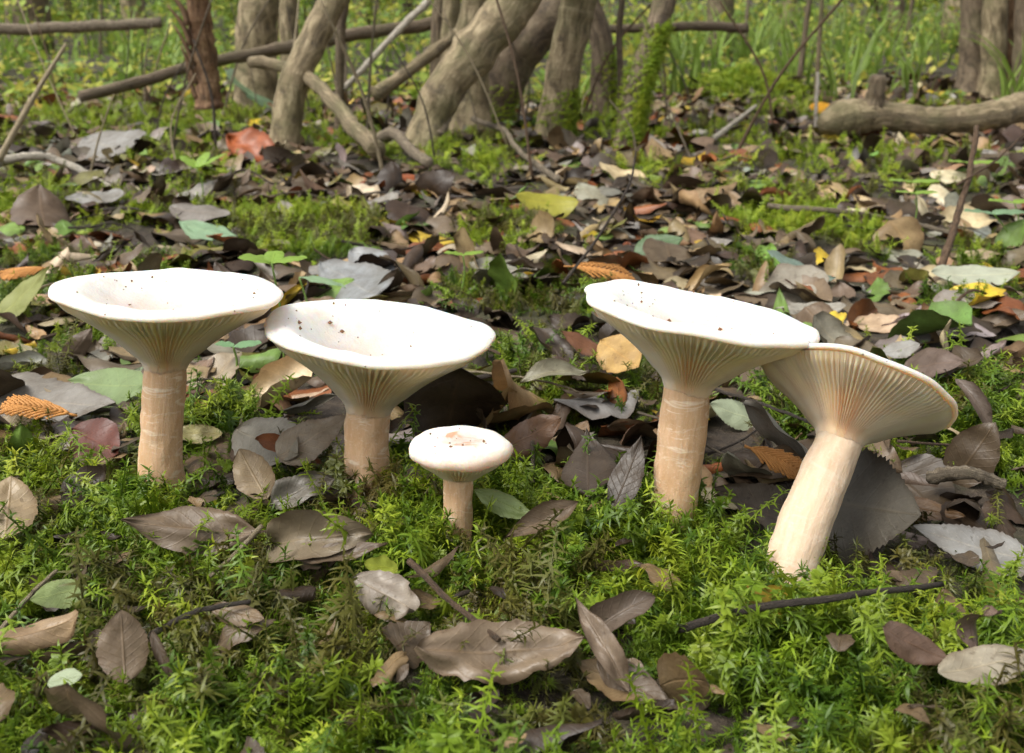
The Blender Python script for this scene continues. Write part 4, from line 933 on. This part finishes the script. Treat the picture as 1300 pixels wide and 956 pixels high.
tree('coppice_tree', 'dark brown stem leaning behind the tall straight stem', [(606, 124), (652, 72), (700, 22), (738, -20)], [2.85, 2.85, 2.86, 2.88], [31, 30, 29, 28], 'bark_dark', GRP, 500, (0, .1), seed=6)
tree('coppice_tree', 'tall straight smooth stem with faint rings and mossy foot', [(700, 172), (712, 110), (728, 30), (738, -20)], [2.5, 2.5, 2.5, 2.5], [22, 22, 22, 22], 'bark', GRP, 700, (0, .11), seed=7)
tree('coppice_tree', 'leaning slender stem thickly sleeved in green moss', [(792, 188), (806, 120), (828, 50), (848, -20)], [2.3, 2.31, 2.33, 2.35], [15, 15, 14, 14], 'bark_dark', GRP, 2600, (0, .25), seed=8)
tree('coppice_tree', 'pale thin stem standing between pole and fissured stem', [(570, 100), (572, 50), (574, -20)], [2.95, 2.95, 2.95], [13, 12, 11], 'bark', GRP, seed=9)
tree('coppice_tree', 'thin dark stem close behind the thin grey-brown one', [(428, 120), (432, 50), (440, -20)], [2.6, 2.6, 2.6], [6, 6, 6], 'bark_dark', GRP, seed=10)
tree('coppice_tree', 'dark narrow stem left of the pale thin one', [(552, 96), (556, 40), (562, -20)], [3.0, 3.0, 3.0], [10, 9, 9], 'bark_dark', GRP, seed=11)
tree('coppice_tree', 'whip-thin stem rising between straight and mossy stems', [(784, 182), (788, 110), (786, 40), (792, -20)], [2.55, 2.56, 2.57, 2.58], [4, 4, 4, 4], 'bark_dark', GRP, seed=12, limbs=0)
tree('coppice_tree', 'mossy stump-like stem partly hidden behind the straight stem', [(768, 95), (764, 60), (752, 10), (748, -15)], [3.1, 3.1, 3.1, 3.1], [17, 15, 12, 10], 'bark_dark', GRP, 600, (0, .2), seed=13)
for i, (x_, w_, yv, mt) in enumerate([(1236, 17, 4.2, 'bark_dark'), (1262, 15, 4.1, 'bark'), (1284, 13, 4.25, 'bark_red'), (1306, 18, 4.0, 'bark_dark')]):
    tree('coppice_tree', ['dark stem at the edge of the far dense stool', 'grey stem second in the far dense stool', 'reddish stem third in the far dense stool', 'broad dark stem closing the far dense stool'][i],
         [(x_ - 4, 124), (x_, 60), (x_ + 2, -20)], [yv] * 3, [w_ * 1.1, w_, w_], mt, 'stems of the far dense stool', seed=20 + i)
rs = empty('rotten_stump', P(262, 132), 'splintered upright reddish rotten stump beside the long pole', 'stump')
path = spline([np.array(P(*p, y=v)) for p, v in (((266, 138), 2.42), ((262, 90), 2.42), ((254, 30), 2.40), ((248, -30), 2.38))], 30)
V, Fs, UV = tube(path - np.array(rs.location), np.interp(np.linspace(0, 1, 30), [0, .3, 1], [.030, .026, .024]), 14, .16, seed=9); link('trunk', mesh_np('trunk', V, Fs, M['bark_red'], UV), rs)
for k in range(5):
    pa = path[6 + k * 4] - np.array(rs.location); V, Fs, UV = tube(spline([pa + [-.02, -.015, -.03], pa + [-.032, -.018, .01], pa + [-.036 - .008 * k, -.02, .05]], 8), np.linspace(.008, .002, 8), 5, .2, seed=k)
    link('splinter', mesh_np('splinter', V, Fs, M['bark_red'], UV), rs)

# far saplings, shrubs, grass and undergrowth
FARG = 'thin saplings of the undergrowth'
for k in range(26):
    px = rng.uniform(-60, 1360); yv = rng.uniform(3.4, 8.5); b = np.array([(px - CX) / F * yv, yv, 0]); b[2] = float(ground(b[0], b[1])); lean = rng.normal(0, .18, 2)
    L = rng.uniform(.9, 1.6); r = rng.uniform(.004, .013); pth = spline([[0, 0, -.02], [lean[0] * .3, lean[1] * .3, L * .5], [lean[0] * 1.2, lean[1], L]], 14)
    ob = empty('sapling', Vector(b), '%s bare %s sapling stem %s in the undergrowth' % ('whip-thin' if r < .007 else 'finger-thick', ('grey-brown', 'dark', 'dry tan')[k % 3], 'leaning' if math.hypot(*lean) > .2 else 'upright'), 'sapling', FARG)
    V, Fs, UV = tube(pth, np.linspace(r, r * .5, 14), 6); link('trunk', mesh_np('trunk', V, Fs, M[['bark', 'bark_dark', 'stick'][k % 3]], UV), ob)
    for q in range(2):
        p0 = pth[6 + q * 3]; a = rng.random() * 6.28; V, Fs, UV = tube(spline([p0, p0 + [math.cos(a) * .12, math.sin(a) * .12, .12], p0 + [math.cos(a) * .2, math.sin(a) * .2, .3]], 7), np.linspace(r * .5, r * .2, 7), 5)
        link('limb', mesh_np('limb', V, Fs, M['bark_dark'], UV), ob)
gb = Batch()
for k in range(620):
    yv = 3.9 + 7 * rng.random() ** 1.3; x = (rng.random() * 2 - 1) * (.5 * yv + .3); pxl = CX + F * x / yv
    dens = (1.0 if (pxl > 830 or yv > 5) else .25) * (1 if fbm(x * 1.3 + 4, yv * 1.3, 2) > .5 else .25)
    if 240 < pxl < 560 and yv < 4.2: dens = .1
    if rng.random() > dens: continue
    z = float(ground(x, yv)); col = np.array((.22, .34, .06)) * rng.uniform(.7, 1.35)
    for q in range(rng.integers(6, 13)):
        a = rng.random() * 6.28; L = rng.uniform(.12, .40); lean = rng.uniform(.25, .9); w_ = rng.uniform(.003, .008); t = np.linspace(0, 1, 5)
        c = np.stack([x + rng.normal(0, .03) + math.cos(a) * lean * L * t ** 1.8, yv + rng.normal(0, .03) + math.sin(a) * lean * L * t ** 1.8, z + L * (t - .38 * lean * t ** 2.6)], -1)
        sd_ = np.array([-math.sin(a), math.cos(a), .15]); wd = w_ * (1 - t ** 2)[:, None]
        V = np.stack([c - sd_ * wd, c + sd_ * wd], 1).reshape(-1, 3); gb.add(V, grid_faces(5, 2), np.zeros((10, 2)), np.clip(col * rng.uniform(.85, 1.15), 0, .9))
go_ = link('grass', gb.mesh('grass', M['foliage'])); go_['kind'] = 'stuff'; tag(go_, 'long green woodland grass growing beyond the litter', 'grass')
def leafcloud(b, C, size, cols):
    C = np.asarray(C); n = len(C); L = size * rng.uniform(.6, 1.5, n)[:, None]; a = rng.random(n) * 6.28; el = rng.normal(0, .5, n)
    d = np.stack([np.cos(a) * np.cos(el), np.sin(a) * np.cos(el), np.sin(el)], -1); s_ = np.cross(d, [0, 0, 1.0]); s_ /= np.linalg.norm(s_, axis=1)[:, None]; nn = np.cross(s_, d); w_ = L * .3
    V = np.stack([C, C + d * L * .45 + s_ * w_ + nn * w_ * .3, C + d * L, C + d * L * .45 - s_ * w_ + nn * w_ * .3, C + d * L * .5], 1).reshape(-1, 3)
    f = (np.array([[0, 4, 1], [4, 2, 1], [0, 3, 4], [3, 2, 4]])[None] + 5 * np.arange(n)[:, None, None]).reshape(-1, 3)
    cc = np.array(cols)[rng.integers(len(cols), size=n)] * rng.uniform(.75, 1.25, (n, 1)); uv = np.tile(np.array([[0, .5], [.5, 0], [1, .5], [.5, 1], [.5, .5]]), (n, 1))
    b.V.append(V); b.F[3].append(f + b.n); b.U.append(uv); b.C.append(np.repeat(np.concatenate([np.clip(cc, 0, .9), np.ones((n, 1))], 1), 5, 0)); b.n += 5 * n
UC = [(.22, .34, .05), (.32, .42, .06), (.44, .48, .07), (.17, .28, .05), (.52, .50, .10)]
ub = Batch()
yv = 4.1 + 9 * rng.random(30000) ** 1.2; x = (rng.random(30000) * 2 - 1) * (.52 * yv + .4)
clump = fbm(x * 1.8 + 31, yv * 1.8 + 7, 2); kp = rng.random(30000) < np.clip((clump - .34) * 5, .05, 1); x, yv, clump = x[kp], yv[kp], clump[kp]
hh = rng.random(len(x)) ** 1.5 * (.05 + .55 * np.clip((yv - 4.2) / 3, 0, 1)) * np.clip((clump - .3) * 3.2, .2, 1)
leafcloud(ub, np.stack([x, yv, ground(x, yv) + hh], -1), .05, UC)
uo = link('undergrowth', ub.mesh('undergrowth', M['foliage'])); uo['kind'] = 'stuff'; tag(uo, 'yellow-green leafy undergrowth filling the far woodland floor', 'undergrowth')
for k in range(22):
    x = -6.5 + 13 * (k + rng.uniform(.1, .9)) / 22; yv = rng.uniform(7.5, 12.5); x *= yv / 10; z = float(ground(x, yv)); hh = rng.uniform(1.0, 1.9); rx = rng.uniform(.45, .8)
    ob = empty('shrub', (x, yv, z), '%s leafy %s shrub closing the view behind the grass' % (('low wide' if hh < 1.3 else ('tall slim' if rx < .62 else 'tall bushy')), ('yellow-green', 'bright green', 'deep green')[k % 3]), 'shrub', 'shrubs behind the grass')
    for q in range(5):
        a = rng.random() * 6.28; V, Fs, UV = tube(spline([[0, 0, -.03], [math.cos(a) * .1, math.sin(a) * .1, hh * .4], [math.cos(a) * rx * .6, math.sin(a) * rx * .6, hh * .85]], 9), np.linspace(.014, .005, 9), 6)
        link('limb', mesh_np('limb', V, Fs, M['bark_dark'], UV), ob)
    cl_ = [np.array([rng.normal(0, rx * .5), rng.normal(0, rx * .4), hh * rng.uniform(.12, .9)]) for _ in range(14)]; fbt = Batch()
    leafcloud(fbt, np.array(cl_)[rng.integers(14, size=900)] + rng.normal(0, .14, (900, 3)), .075, [UC[q] for q in ((1, 2, 4), (0, 1, 1), (3, 3, 0))[k % 3]])
    link('foliage', fbt.mesh('foliage', M['foliage']), ob)
for k in range(9):
    px = [60, 190, 470, 690, 905, 985, 1120, 1190, 1330][k]; yv = [6.5, 8, 9, 7.5, 6.2, 9.5, 8.5, 7, 6][k]; x = (px - CX) / F * yv; z = float(ground(x, yv))
    ob = empty('tree', (x, yv, z), ['thickest dark distant trunk beyond the level pole', 'pale distant trunk beyond the rotten stump', 'slim dark distant trunk beyond the long straight pole', 'pale distant trunk beyond the leaning dark stem', 'dark distant trunk beyond the bright moss hummock', 'slim pale distant trunk beyond grass and hummock', 'slim dark distant trunk beyond the fallen branch stub', 'pale distant trunk just beside the far dense stool', 'thick dark distant trunk beyond the far dense stool'][k], 'tree', 'distant trunks in the undergrowth')
    r = [.10, .07, .06, .08, .06, .05, .05, .07, .10][k]; V, Fs, UV = tube(spline([[0, 0, -.05], [rng.normal(0, .05), 0, 1.2], [rng.normal(0, .12), 0, 2.6]], 16), r * np.linspace(1.25, .8, 16), 12, .06, seed=k)
    link('trunk', mesh_np('trunk', V, Fs, M[['bark_dark', 'bark'][k % 2]], UV), ob)
    for q in range(3):
        a = rng.random() * 6.28; V, Fs, UV = tube(spline([[0, 0, 1.3 + .3 * q], [math.cos(a) * .3, math.sin(a) * .3, 1.7 + .3 * q], [math.cos(a) * .6, math.sin(a) * .6, 2.4 + .3 * q]], 8), np.linspace(r * .4, r * .15, 8), 6)
        link('limb', mesh_np('limb', V, Fs, M['bark_dark'], UV), ob)
